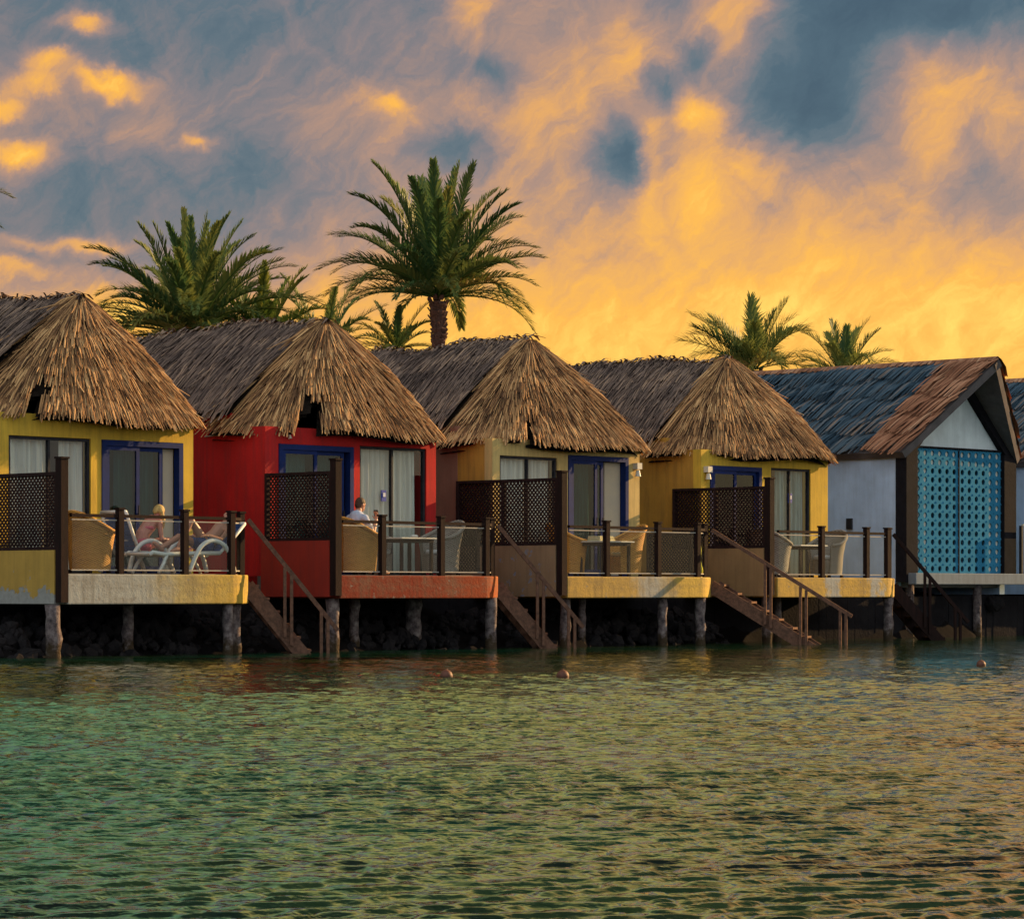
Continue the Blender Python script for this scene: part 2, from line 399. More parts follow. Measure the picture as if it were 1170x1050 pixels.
def hip_roof(parent, x0, L, apex_y, zr, ze, zs, hole, seed):
    """thatched gable running inland with a taller-skirted conical hip over the front"""
    global rng
    rng = np.random.default_rng(seed)
    xm = x0+W/2; xl, xr = x0-.16, x0+W+.16
    sag = lambda y: .05*math.sin(y*1.3+seed)+.03*math.sin(y*2.9)
    bulge = lambda t: .10*math.sin(PI*t)
    def slope(xe, sgn):
        def P(s, t):
            y = apex_y+.1+(L-apex_y)*s
            return Vector((xm+(xe-xm)*t+sgn*bulge(t)*.6, y, zr+(ze-zr)*t+bulge(t)*.6+sag(y)*(1-.5*t)))
        return P
    PL, PR = slope(xl, -1), slope(xr, 1)
    NL = surf_normal(PL, lambda s, t: Vector((-1, 0, .8))); NR = surf_normal(PR, lambda s, t: Vector((1, 0, .8)))
    base = []
    r = 1.15; r2 = .35
    for k in range(5): base.append((xl-.02, 1.35-(1.35-r+.2)*k/5))
    for k in range(9):
        a = PI/2*k/8; base.append((xl-.02+r*(1-math.cos(a)), -.2+r-r*math.sin(a)))
    for k in range(1, 12):
        q = k/12; base.append((xl+r+(xr-xl-r-r2)*q, -.2-.20*math.sin(PI*q)))
    for k in range(9):
        a = PI/2*k/8; base.append((xr+.02-r2+r2*math.sin(a), -.2+r2-r2*math.cos(a)))
    for k in range(1, 6): base.append((xr+.02, -.2+r2+(1.35-r2+.2)*k/5))
    bv = [Vector((x, y, 0)) for x, y in base]
    acc = [0]
    for a, b in zip(bv, bv[1:]): acc.append(acc[-1]+(b-a).length)
    tot = acc[-1]
    def B(s):
        q = s*tot
        for k in range(len(acc)-1):
            if q <= acc[k+1] or k == len(acc)-2:
                f = (q-acc[k])/(acc[k+1]-acc[k]); return bv[k].lerp(bv[k+1], min(max(f, 0), 1))
    def PC(s, t):
        b = B(s); st = Vector((xm+(b.x-xm)*.012, apex_y+(b.y-apex_y)*.012, zr+.0))
        p = st.lerp(Vector((b.x, b.y, zs)), t)
        o = Vector((b.x-xm, b.y-apex_y, 0)).normalized()
        k = (.05+.10*min(max((s-.25)/.35, 0), 1))*math.sin(PI*min(t, 1)**.95)+.03*math.sin(9*s+seed)*t
        return p+o*k*.6+Vector((0, 0, k*.55+.03*math.sin(14*s+2*seed)*t))
    NC = surf_normal(PC, lambda s, t: Vector((B(s).x-xm, B(s).y-apex_y, .8)))
    root = MB()
    inn = lambda P, N, d: (lambda s, t: P(s, t)-N(s, t)*d)
    hskip = lambda s, t: hole and hole[0] < s < hole[1] and t > hole[2]-.05*math.sin(40*s)
    sheet(root, inn(PL, NL, .07), 30, 10); sheet(root, inn(PR, NR, .07), 30, 10)
    sheet(root, inn(PC, NC, .07), 60, 12, skip=hskip)
    sheet(root, inn(PL, NL, .20), 30, 10); sheet(root, inn(PR, NR, .20), 30, 10); sheet(root, inn(PC, NC, .20), 60, 12, skip=hskip)
    # back gable infill
    b = L+.1
    root.add([(xl, b, ze), (xr, b, ze), (xm, b, zr-.1)], [(0, 1, 2)])
    ro = root.build('roof', M['under'], parent)
    sl = math.hypot(xm-xl, zr-ze)
    mb = MB()
    strips(mb, PL, NL, 9, .022, .25, jit=.2, slen=lambda t: L-apex_y, width=.034, lift=.042, lean=-.55, tone=(.1, .85), wild=.22, hang=.02)
    strips(mb, PL, NL, 1, .035, .16, t0=.9, t1=1.03, slen=lambda t: L-apex_y, width=.05, lift=.04, lean=-.3, tone=(.35, 1), wild=.3, hang=.12)
    strips(mb, PR, NR, 9, .10, .28, slen=lambda t: L-apex_y, width=.13, lift=.035, lean=.3, tone=(.1, .85), wild=.2)
    mb.build('slope_thatch', M['thatch_grey'], ro)
    mc = MB()
    sk = lambda s, t: hole and hole[0]+.01*math.sin(70*t) < s < hole[1]+.012*math.sin(55*t) and t > hole[2]+.03*math.sin(90*s)
    cl = lambda t: tot*max(t, .06)
    strips(mc, PC, NC, 6, .022, .32, t0=.0, t1=.36, slen=cl, width=.026, lift=.035, tone=(.05, .95), wild=.10)
    strips(mc, PC, NC, 9, .020, .16, jit=.22, t0=.33, t1=1.0, slen=cl, width=.025, lift=.042, lean=.25, tone=(.1, 1.0), wild=.16, skip=sk)
    strips(mc, PC, NC, 2, .026, .13, t0=.93, t1=1.015, slen=cl, width=.034, lift=.045, lean=.1, tone=(.25, 1.0), wild=.25, skip=sk, hang=.07)
    # long loose fronds along both edges of the hip
    for s0, ln in ((.035, -.2), (.0, 0)):
        strips(mc, PC, NC, 7, .05, .5, t0=.0, t1=1., s_range=(max(s0-.035, 0), s0+.035), slen=lambda t: tot*1.0, width=.05, lift=.09, lean=ln, tone=(.3, 1), wild=.12, hang=.04)
    mc.build('hip_thatch', M['thatch'], ro)
    mr = MB()
    for k in range(int((L-apex_y)/.05)):   # bristling ridge
        y = apex_y-.1+k*.05+rng.uniform(-.03, .03); z = zr+sag(y)+.02
        for sg in (-1, 1):
            a = rng.uniform(.2, 1.1); l_ = rng.uniform(.12, .30); dy = rng.normal(0, .08)
            p0 = Vector((xm-sg*.03, y, z+.02)); p2 = p0+Vector((sg*l_*math.cos(a*.9)*1.0, dy, -l_*.7*math.sin(a)+(.10 if rng.uniform() < .18 else .0)))
            w = Vector((0, rng.uniform(.02, .04), 0)); pm = (p0+p2)/2+Vector((0, 0, .04))
            mr.add([p0-w, p0+w, pm+w, pm-w, p2+w*.5, p2-w*.5], [(0, 1, 2, 3), (3, 2, 4, 5)], float(rng.uniform(.1, 1)))
        if rng.uniform() < .3:
            p0 = Vector((xm+rng.uniform(-.05, .05), y, z)); h = Vector((rng.uniform(-.05, .05), rng.uniform(-.08, .08), rng.uniform(.05, .13))); w = Vector((.008, .012, 0))
            mr.add([p0-w, p0+w, p0+h], [(0, 1, 2)], float(rng.uniform(0, .5)))
    mr.build('ridge_thatch', M['thatch_grey'], ro)
    return ro

# ------------------------------------------------------------------ bungalow pieces
def wavy(x0, x1, y, z0, z1, amp=.06, pitch=.13, seed=0):
    r = random.Random(seed); n = max(8, int((x1-x0)/.02)); vs = []; ph = r.uniform(0, 6)
    mb = MB()
    for j in (0, .5, 1):
        for i in range(n+1):
            x = x0+(x1-x0)*i/n
            vs.append((x, y+amp*math.sin(2*PI*x/pitch+ph+.8*math.sin(x*5))*(.6+.4*j)+.3*amp*math.sin(x*23), z1+(z0-z1)*j))
    fs = []
    for j in range(2):
        for i in range(n):
            a = j*(n+1)+i; fs.append((a, a+1, a+n+2, a+n+1))
    return mb.add(vs, fs)
def window(parent, x0, x1, z0, z1, curtains, fm, seed, cm='curtain', tagx=None):
    f = MB(); w = .045; y0, y1 = .03, .10
    f.box(x0, x1, y0, y1, z0, z0+w).box(x0, x1, y0, y1, z1-w, z1).box(x0, x0+w, y0, y1, z0+w, z1-w).box(x1-w, x1, y0, y1, z0+w, z1-w)
    xm = x0+(x1-x0)*.5
    f.box(xm-.02, xm+.02, y0, y1, z0+w, z1-w)
    wo = f.build('window', fm, parent)
    MB().box(x0+w, xm-.02, .06, .066, z0+w, z1-w).box(xm+.02, x1-w, .06, .066, z0+w, z1-w).build('pane', M['pane'], wo)
    for k, (a, b) in enumerate(curtains): wavy(a, b, .17, z0+.02, z1-.01, seed=seed+k).build('curtain', M[cm], wo, smooth=True)
    if tagx:
        MB().box(tagx[0]-.06, tagx[0]+.06, .04, .0585, tagx[1]-.10, tagx[1]+.10).build('sticker', M['tag'], wo)
        MB().box(tagx[0]-.03, tagx[0]+.03, .030, .0385, tagx[1]-.02, tagx[1]+.05).build('sticker_mark', M['tagwhite'], wo)
    return wo
def door(parent, x0, x1, z0, z1, leaves, behind, seed):
    """blue sliding door: outer frame, glazed leaves [(xa,xb)], things hung behind [(kind,xa,xb)]"""
    f = MB(); w = .09; y0, y1 = -.02, .12
    f.box(x0, x1, y0, y1, z1-w, z1).box(x0, x0+w, y0, y1, z0, z1-w).box(x1-w, x1, y0, y1, z0, z1-w).box(x0+w, x1-w, y0, y1, z0, z0+.04)
    do = f.build('door', M['blue'], parent)
    for k, (a, b) in enumerate(leaves):
        g = MB(); yy = .0+.05*(k % 2); q = .07
        g.box(a, b, yy, yy+.04, z0+.045, z0+.15).box(a, b, yy, yy+.04, z1-w-q, z1-w-.003)
        g.box(a, a+q, yy, yy+.04, z0+.15, z1-w-q).box(b-q, b, yy, yy+.04, z0+.15, z1-w-q)
        lo = g.build('door_leaf', M['blue'], do)
        MB().box(a+q, b-q, yy+.017, yy+.023, z0+.15, z1-w-q).build('pane', M['door_pane'], lo)
        MB().bar((b-q/2, yy-.03, z0+.95), (b-q/2, yy-.03, z0+1.15), .02, .02).box(b-q/2-.01, b-q/2+.01, yy-.03, yy, z0+1.0, z0+1.02).build('handle', M['steel'], lo)
    for k, (kind, a, b) in enumerate(behind):
        if kind == 'panel': MB().box(a, b, .125, .165, z0, z1-.10).build('inner_panel', M['linen'], do)
        else: wavy(a, b, .22, z0+.03, z1-.05, .05, .12, seed+k).build('curtain', M[kind], do, smooth=True)
    return do

def shell(parent, x0, L, openings, wm, side_m, back_m, zt=3.86, zside=4.12, split=None, side_z0=.95):
    """walls of a hut: piers and lintel of the front, side walls, back wall, floor"""
    x1 = x0+W; T = .2
    f = MB(); xs = x0
    for a, b, ztop in openings:
        f.box(xs, a, 0, T, DECK, zt); f.box(a, b, 0, T, ztop, zt); xs = b
    f.box(xs, x1, 0, T, DECK, zt)
    wo = f.build('front_wall', wm, parent)
    sp = split or .9
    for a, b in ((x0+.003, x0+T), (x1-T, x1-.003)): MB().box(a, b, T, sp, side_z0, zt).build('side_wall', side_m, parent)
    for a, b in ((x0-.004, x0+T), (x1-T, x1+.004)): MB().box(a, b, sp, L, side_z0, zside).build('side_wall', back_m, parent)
    MB().box(x0+T, x1-T, L-T, L, side_z0, zside).build('rear_wall', back_m, parent)
    MB().box(x0+.003, x1-.003, .01, L-T, .93, DECK-.005).build('floor', M['room'], parent)
    MB().box(x0+T, x1-T, 2.6, 2.65, DECK, zt).build('inner_wall', M['room'], parent)
    MB().box(x0+T, x1-T, T, 2.6, zt-.05, zt-.01).build('ceiling', M['room'], parent)
    return wo

# ------------------------------------------------------------------ lattice, terrace, stairs
def lattice_bars(mb, y0, y1, z0, z1, x, pitch, w, dirs=(1, -1)):
    for q, sg in enumerate(dirs):
        lx = x+(.012 if q else -.012)
        c = -(z1-z0)
        while c < (y1-y0):
            # line y = y0+c + t, z = z0 + t  (or mirrored)
            ta = max(0, -c); tb = min(z1-z0, (y1-y0)-c)
            if tb-ta > .03:
                ya, yb = y0+c+ta, y0+c+tb
                if sg < 0: ya, yb = y0+y1-ya, y0+y1-yb
                mb.bar((lx, ya, z0+ta), (lx, yb, z0+tb), .012*2, w, up=(1, 0, 0)) if False else mb.bar((lx, ya, z0+ta), (lx, yb, z0+tb), w, .012, up=(1, 0, 0))
            c += pitch
def lattice_screen(i, x, y0, y1, zb, z0, z1, ztop, basem, label, posty=True, pitch=.088, w=.028):
    root = empty('lattice_screen', loc(i, x, y0), TH, label, 'screen', 'wooden lattice screens on the terraces')
    L = y1-y0
    p = MB(); p.box(-.045, .045, .03, L, z0, z0+.05).box(-.045, .045, .03, L, z1-.05, z1).box(-.045, .045, L-.06, L, z0+.05, z1-.05).box(-.045, .045, .08, .13, z0+.05, z1-.05)
    if L > 2.2: p.box(-.04, .04, L*.55-.025, L*.55+.025, z0+.05, z1-.05)
    p.build('screen_frame', M['lattice'], root)
    b = MB(); lattice_bars(b, .13, L-.06, z0+.05, z1-.05, 0, pitch, w); b.build('lattice_panel', M['lattice'], root)
    if posty:
        MB().box(-.07, .07, -.07, .07, zb+.02, ztop).box(-.085, .085, -.085, .085, ztop, ztop+.03).build('tall_post', M['wood'], root)
    if basem:
        MB().box(-.09, .09, .08, L+.04, zb, z0-.003).build('base_wall', basem, root)
    return root
def post(mb, x, y, z0, z1, w=.10):
    mb.box(x-w/2, x+w/2, y-w/2, y+w/2, z0, z1).box(x-w/2-.015, x+w/2+.015, y-w/2-.015, y+w/2+.015, z1, z1+.03)
def terrace(i, posts, fm, label, z0=.90, piles=(), xl=0.05, cham=.55):
    root = empty('terrace', loc(i, 0, -D), TH, label, 'terrace', 'terraces on stilts over the water')
    # root frame: x along the front, y inland, z from water
    xr = W+.06
    r = []
    for k in range(6):
        q = k/5; r.append((xr-cham*(1-q)**1.0*1.0, -.02+.24*q**1.5))
    outline = [(xl, -.02)]+r+[(xr, D-.01), (xl, D-.01)]
    MB().prism(outline, z0, DECK).build('edge_beam', fm, root, bevel=.02)
    ins = [(xl+.12, .12)]+[(x-.12, y+.10) for x, y in r]+[(xr-.12, D-.02), (xl+.12, D-.02)]
    MB().prism(ins, DECK+.002, DECK+.012).build('floor_tile', M['tile'], root)
    pts = [(x, .07) for x in posts]+[(xr-.08, .32)]
    zr = 2.20
    for (x, y) in pts:
        m = MB(); post(m, x, y, DECK, zr+.10); m.build('railing_post', M['wood'], root)
    full = [(xl+.08, .07)]+pts
    rl = MB(); gl = []
    for (a, b) in zip(full, full[1:]):
        d = Vector((b[0]-a[0], b[1]-a[1], 0)); n = d.normalized(); A = Vector((a[0], a[1], 0))+n*.052; B_ = Vector((b[0], b[1], 0))-n*.052
        rl.bar(A+Vector((0, 0, zr)), B_+Vector((0, 0, zr)), .06, .05)
        g = MB(); g.bar(A+n*.03+Vector((0, 0, (DECK+zr)/2)), B_-n*.03+Vector((0, 0, (DECK+zr)/2)), .012, zr-DECK-.16)
        go = g.build('glass_panel', M['rail_glass'], root)
        for zz in (DECK+.065, zr-.065): MB().bar(A+n*.012+Vector((0, 0, zz)), B_-n*.012+Vector((0, 0, zz)), .022, .02).build('glass_trim', M['trim'], go)
    rl.build('handrail', M['wood'], root)
    for (x, y, r_, zb) in piles:
        rr = random.Random(i*31+int(x*100)); pp = []; ra = []
        for k in range(9):
            q = k/8; pp.append((x+rr.uniform(-.012, .012), y+rr.uniform(-.012, .012), zb+(z0-zb)*q)); ra.append(r_*(1+rr.uniform(-.10, .12)+(.18 if q < .25 else 0)))
        MB().tube(pp, ra, 12).build('piling', M['pile'], root, smooth=True)
    return root
def stairs(i, x, y, run, rot, label, width=.8, wm='stair', n=7, rail_posts=(.42, .75, .97), ext=1.5, flip=1):
    """steps leading down from the deck: origin at the top, local x downhill"""
    root = empty('staircase', loc(i, x, y), TH+rot, label, 'stairs', 'wooden stairs down to the water')
    z0, z1 = DECK-.05, -.25
    sl = (z1-z0)/(run*1.2)
    xe = run*1.2
    for yy in (0, width*flip):
        MB().bar((0, yy, z0-.12), (xe, yy, z1-.12), .05, .24, up=(0, 0, 1)).build('stringer', M[wm], root)
    for k in range(n):
        q = (k+.5)/n; xx = xe*q; zz = z0+(z1-z0)*q-.02
        ya, yb = sorted((.026*flip, (width-.026)*flip))
        MB().box(xx-.12, xx+.12, ya, yb, zz-.02, zz+.02).build('tread', M[wm], root)
    xr = run*ext
    MB().bar((.02, 0, 2.20), (xr, 0, 2.20+sl*xr*.98), .06, .07).build('handrail', M[wm], root)
    for q in rail_posts:
        xx = xr*q
        for dx in (-.055, .055):
            zt = 2.17+sl*.98*(xx+dx); zb = max(z0+sl*(xx+dx)-.2, -.4)
            MB().box(xx+dx-.025, xx+dx+.025, -.028-.05*flip, .028-.05*flip, zb, zt).build('baluster', M[wm], root)
    return root

# ------------------------------------------------------------------ huts 1-4
def hut(i, x0, name_label, L, wm, side_m, back_m, openings, hole, apex_y, seed, zt=3.86):
    root = empty('bungalow', loc(i, 0, 0), TH, name_label, 'bungalow', 'thatched bungalows along the waterfront')
    shell(root, x0, L, openings, wm, side_m, back_m, zt)
    hip_roof(root, x0, L, apex_y, 5.86, 4.14, 3.78, hole, seed)
    return root
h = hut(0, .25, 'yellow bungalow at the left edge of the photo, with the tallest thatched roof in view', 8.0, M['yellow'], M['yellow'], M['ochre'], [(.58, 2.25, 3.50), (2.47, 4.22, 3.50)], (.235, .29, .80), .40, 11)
window(h, .585, 2.245, DECK+.02, 3.495, [(.65, 1.55), (1.72, 2.18)], M['steel'], 3)
door(h, 2.475, 4.215, DECK, 3.495, [(2.57, 3.28), (3.20, 3.82)], [('panel', 3.84, 4.11), ('curtain_teal', 2.92, 3.72)], 5)
h = hut(1, .09, 'red bungalow with torn thatch over its blue door and pale curtains in its window', 8.0, M['red'], M['red'], M['red'], [(.40, 2.20, 3.57), (2.36, 4.04, 3.60)], (.245, .335, .78), .70, 23)
door(h, .405, 2.195, DECK, 3.565, [(.50, 1.32), (1.25, 2.02)], [('curtain', .52, 1.22), ('curtain_teal', 1.36, 1.96)], 9)
window(h, 2.365, 4.035, DECK+.02, 3.595, [(2.42, 3.88)], M['steel'], 15, tagx=(3.0, 2.73))
MB().tube([(.075, .95, 3.76), (.075, 1.2, 3.74), (.075, 1.55, 3.73)], .012, 6).build('cable', M['trim'], h)
MB().tube([(.62, -.002, 3.72), (.62, -.05, 3.71), (.62, -.06, 3.66)], [.02, .02, .035], 8).build('wall_lamp', M['sconce'], h)
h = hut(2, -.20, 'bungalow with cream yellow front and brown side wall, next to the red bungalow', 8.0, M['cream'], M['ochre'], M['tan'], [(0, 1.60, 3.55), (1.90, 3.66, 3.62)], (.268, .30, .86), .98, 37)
window(h, .005, 1.595, DECK+.5, 3.545, [(.05, .85), (.95, 1.5)], M['steel'], 21)
door(h, 1.905, 3.655, DECK, 3.615, [(2.0, 2.75), (2.68, 2.98)], [('curtain_teal', 2.06, 2.7), ('panel', 3.1, 3.56), ('curtain', 3.0, 3.08)], 25)
MB().box(.01, 1.59, 0, .2, DECK, DECK+.49).build('sill_wall', M['cream'], h)
MB().box(3.80, 3.94, -.12, -.002, 3.40, 3.52).tube([(3.87, -.07, 3.38), (3.87, -.07, 3.26)], [.035, .06], 10).build('wall_lamp', M['sconce'], h)
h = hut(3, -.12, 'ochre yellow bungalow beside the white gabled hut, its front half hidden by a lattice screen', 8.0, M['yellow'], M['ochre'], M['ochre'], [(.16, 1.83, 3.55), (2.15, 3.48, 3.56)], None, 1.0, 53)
door(h, .165, 1.825, DECK, 3.545, [(.26, 1.02), (.95, 1.73)], [('curtain_teal', .35, .55)], 31)
window(h, 2.155, 3.475, DECK+.02, 3.555, [(2.55, 3.40)], M['steel'], 33, cm='curtain_teal', tagx=(2.85, 2.95))
MB().box(-.04, .10, -.12, -.002, 3.40, 3.52).tube([(.03, -.07, 3.38), (.03, -.07, 3.26)], [.035, .06], 10).build('wall_lamp', M['sconce'], h)

# terraces
terrace(0, [1.41, 2.75, 3.75], M['f1'], 'white washed terrace with a yellow corner, carrying the sunbeds', .82,
        [(.12, .10, .12, -.6), (2.15, .75, .09, -.1), (3.72, .12, .09, -.6), (4.08, .36, .11, -.6)], xl=.30)
terrace(1, [1.2, 2.64, 3.78], M['f2'], 'orange red terrace where a man sits in a wicker chair', .90,
        [(.2, .25, .11, -.5), (1.25, .8, .09, -.1), (2.9, 1.0, .14, -.1), (4.0, .15, .10, -.6)], xl=.12)
terrace(2, [1.03, 2.5, 3.67], M['f3'], 'ochre and grey terrace with wicker armchairs around a table with towels', .90,
        [(.15, .30, .10, -.5), (.95, .6, .07, -.1), (2.8, .2, .09, -.5), (3.85, .15, .10, -.6)], xl=-.15)
terrace(3, [1.57, 3.08, 3.80], M['f4'], 'ochre terrace with grey bands and white cushioned chairs, next to the white gabled hut', .90,
        [(.1, .3, .10, -.5), (1.2, .9, .08, -.1), (3.95, .15, .10, -.6)], xl=.02)
# screens
lattice_screen(0, .22, -D+.02, .0, .83, 1.66, 2.86, 3.06, M['peel_yellow'], 'reddish lattice screen above a peeling yellow wall, at the left edge of the photo', pitch=.085)
lattice_screen(1, .06, -D+.02, -.06, .93, 1.88, 3.04, 3.22, M['brick'], 'dark lattice screen above a dull red base wall')
lattice_screen(2, -.26, -D+.02, .84, .93, 1.86, 3.08, 3.18, M['patch_tan'], 'wide dark lattice screen above a tan wall with bluish patches')
lattice_screen(3, -.18, -D+.02, .66, .93, 1.87, 3.08, 3.22, M['plain_tan'], 'wide dark lattice screen above a plain light brown wall, behind the long stairs')
for i, lb in ((1, 'low lattice screen at the stair end of the orange red terrace'), (2, 'low lattice screen at the stair end of the ochre and grey terrace')):
    lattice_screen(i, W-.02, -1.25, -.06, DECK, DECK+.05, 2.16, 2.2, None, lb, posty=False, pitch=.075, w=.03)
# stairs
stairs(0, W+.10, -1.50, 1.00, -R(38), 'steep stairs between the white washed terrace and the red lattice base wall', rail_posts=(.45, .85))
stairs(1, W+.10, -1.50, 1.05, -R(38), 'steep stairs from the orange red terrace, in front of the tan wall with bluish patches', rail_posts=(.5, .86))
stairs(2, W+.10, -1.55, 2.0, -R(60), 'long gently sloping stairs from the ochre and grey terrace, reaching farthest out over the water', rail_posts=(.41, .66, .94), ext=1.36, n=9, width=.75, flip=1)
stairs(3, W+.10, -1.50, 1.10, -R(36), 'dark stairs from the ochre banded terrace, in front of the white gabled hut', rail_posts=(.45, .85), wm='wood')

# ------------------------------------------------------------------ gabled huts 5, 6
def gable_hut(i, x0, label, seed, screen=True):
    global rng
    rng = np.random.default_rng(seed)
    root = empty('gabled_hut', loc(i, x0, 0), TH, label, 'bungalow', 'white gabled huts')
    Wd, L, xm = 4.2, 8.0, 2.1
    zr, ze = 6.12, 4.05; oh = 1.0; fl = 1.42
    T = .2
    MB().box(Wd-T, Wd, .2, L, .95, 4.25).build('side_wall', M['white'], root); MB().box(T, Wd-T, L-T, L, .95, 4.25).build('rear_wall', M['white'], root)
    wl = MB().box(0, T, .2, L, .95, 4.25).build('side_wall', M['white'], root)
    MB().box(T, Wd-T, .25, L-T, 1.1, fl-.01).build('floor', M['room'], root)
    MB().box(T, Wd-T, 2.6, 2.65, fl, 4.2).build('inner_wall', M['room'], root)
    # dark portal frame following the roof line
    k = (zr-ze)/(xm+.18)
    zrf = lambda x: zr-.30-k*abs(x-xm)
    pf = MB()
    pf.box(-.02, .40, -.10, .19, fl-.2, zrf(.19)); pf.box(Wd-.45, Wd+.02, -.10, .19, fl-.2, zrf(.19))
    for sg in (-1, 1):
        a = Vector((xm+sg*(xm-.05), .03, zrf(.05)-.02)); b = Vector((xm, .03, zrf(xm)-.02)); pf.bar(a, b, .24, .24)
    pf.build('portal_frame', M['dark'], root)
    zg = 4.18
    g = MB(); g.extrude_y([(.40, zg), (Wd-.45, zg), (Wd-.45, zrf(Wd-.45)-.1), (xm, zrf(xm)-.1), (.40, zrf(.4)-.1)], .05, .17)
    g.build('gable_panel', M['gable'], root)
    MB().box(.40, Wd-.45, -.03, .045, zg-.03, zg+.01).build('gable_ledge', M['dark'], root)
    # pale lining added behind screen edges, standing in for light through outer holes
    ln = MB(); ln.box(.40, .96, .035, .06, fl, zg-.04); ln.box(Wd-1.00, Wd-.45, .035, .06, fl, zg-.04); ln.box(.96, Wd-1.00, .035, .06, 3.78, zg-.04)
    ln.build('hole_light_backing', M['sconce'], root)
    if screen:
        for (a, b) in ((.41, 2.06), (2.10, Wd-.46)):
            mb = MB(); nx, nz = 6, 14; cw, ch = (b-a)/nx, (zg-.04-fl)/nz
            for ix in range(nx):
                for iz in range(nz):
                    cx, cz = a+cw*(ix+.5), fl+ch*(iz+.5)
                    out = [(cx+cw/2*dx, cz+ch/2*dz) for dx, dz in ((1, 0), (1, 1), (0, 1), (-1, 1), (-1, 0), (-1, -1), (0, -1), (1, -1))]
                    inn = [(cx+.068*math.cos(PI/4*q), cz+.066*math.sin(PI/4*q)) for q in range(8)]
                    vs = [(x, y, z) for y in (0, .03) for pts in (out, inn) for x, z in pts]
                    fs = []
                    for q in range(8):
                        r = (q+1) % 8
                        fs += [(q, r, 8+r, 8+q), (16+q, 24+q, 24+r, 16+r), (8+q, 8+r, 24+r, 24+q)]
                    mb.add(vs, fs)
                    for dx, dz in ((.5, .5),):   # raised studs between the holes
                        mb.ell((cx+cw*dx*.98, -.0, cz+ch*dz*.98), (.022, .018, .03), 6, 4)
            mb.build('perforated_door', M['teal'], root)
        MB().box(2.06, 2.10, -.02, .04, fl, zg-.04).build('door_post', M['dark'], root)
    # roof: two slopes of reed laid in heavy courses, overhanging the front
    def slope(xe, sgn):
        def P(s, t):
            y0 = -.10-(oh-.05)*(1-t); y = y0+(L-y0)*s
            return Vector((xm+(xe-xm)*t, y, zr+(ze-zr)*t+.02*math.sin(y*2+seed)*(1-t)))
        return P
    PL, PR = slope(-.20, -1), slope(Wd+.20, 1)
    NL = surf_normal(PL, lambda s, t: Vector((-1, 0, .8))); NR = surf_normal(PR, lambda s, t: Vector((1, 0, .8)))
    rf = MB(); inn = lambda P, N, d: (lambda s, t: P(s, t)-N(s, t)*d)
    for P, N in ((PL, NL), (PR, NR)):
        sheet(rf, inn(P, N, .03), 12, 4); sheet(rf, inn(P, N, .20), 12, 4)
        e = [inn(P, N, .03)(0, 0), inn(P, N, .03)(0, 1), inn(P, N, .20)(0, 1), inn(P, N, .20)(0, 0)]
        rf.add(e, [(0, 1, 2, 3)])
        e = [inn(P, N, .03)(0, 1), inn(P, N, .03)(1, 1), inn(P, N, .20)(1, 1), inn(P, N, .20)(0, 1)]
        rf.add(e, [(0, 1, 2, 3)])
    ro = rf.build('roof', M['soffit'], root)
    fr = 1.25/(L+oh)
    def step(P, N):
        def Q(s, t):
            q = t*5; f = q-math.floor(min(q, 4.999)); return P(s, min(t, 1))+N(s, min(t, 1))*(.02+.07*(f))
        return Q
    for P, N, nm, ms, sp in ((PL, NL, 'left', .032, 1), (PR, NR, 'right', .08, 1)):
        for (sr, m_) in (((fr, 1.0), 'reed_blue'), ((0., fr), 'reed_new')):
            mb = MB()
            for c in range(5):
                strips(mb, P, N, 1, ms, .27, jit=.05, t0=.2*c, t1=.2*(c+1)+.03, s_range=sr, slen=lambda t: L+oh, width=ms*1.7, lift=.085, lean=-.10, tone=(.1, .9) if m_ == 'reed_blue' else (.2, .9), wild=.10, hang=.02)
                strips(mb, P, N, 1, ms*1.3, .13, jit=.1, t0=.2*c, t1=.2*(c+1)-.08, s_range=sr, slen=lambda t: L+oh, width=ms*1.7, lift=.03, lean=-.15, tone=(.1, .8), wild=.16)
            mb.build('reed_courses', M[m_], ro)
    mr = MB()
    for k in range(int((L+oh)/.06)):
        y = -oh+k*.06; z = zr+.05
        for sg in (-1, 1):
            w = .035; p0 = Vector((xm, y, z)); p1 = Vector((xm+sg*.16, y+rng.uniform(-.03, .03), z-.11+rng.uniform(-.02, .02)))
            wv = Vector((0, w, 0)); mr.add([p0-wv, p0+wv, p1+wv, p1-wv], [(0, 1, 2, 3)], float(rng.uniform(.2, 1)))
    mr.build('ridge_thatch', M['reed_new'], ro)
    return root, wl
r5, w5 = gable_hut(4, .78, 'white gabled hut with teal perforated double door and bluish reed roof', 71)
MB().box(-.05, -.003, 1.35, 1.50, 2.38, 2.62).build('outlet_box', M['black'], w5)
gable_hut(5, .95, 'white hut cut off by the right edge of the photo', 83)
tr = empty('terrace', loc(4, .8, -.32), TH, 'pale narrow terrace running from the teal door to the right edge of the photo', 'terrace')
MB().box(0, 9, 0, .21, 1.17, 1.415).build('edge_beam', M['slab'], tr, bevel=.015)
for k in range(3):
    a = 4.15+1.5*k
    g = MB().box(a+.04, a+1.46, .05, .062, 1.46, 2.48).build('glass_panel', M['rail_glass'], tr)
    MB().box(a-.03, a+.03, .02, .09, 1.415, 2.5).build('railing_post', M['steel'], tr)
MB().box(4.2, 9, .02, .09, 2.5, 2.54).build('handrail', M['sconce'], tr)
for k in range(3):
    MB().tube([(.6+2.6*k, .6, -.5), (.6+2.6*k, .6, 1.16)], .1, 10).build('piling', M['pile'], tr, smooth=True)

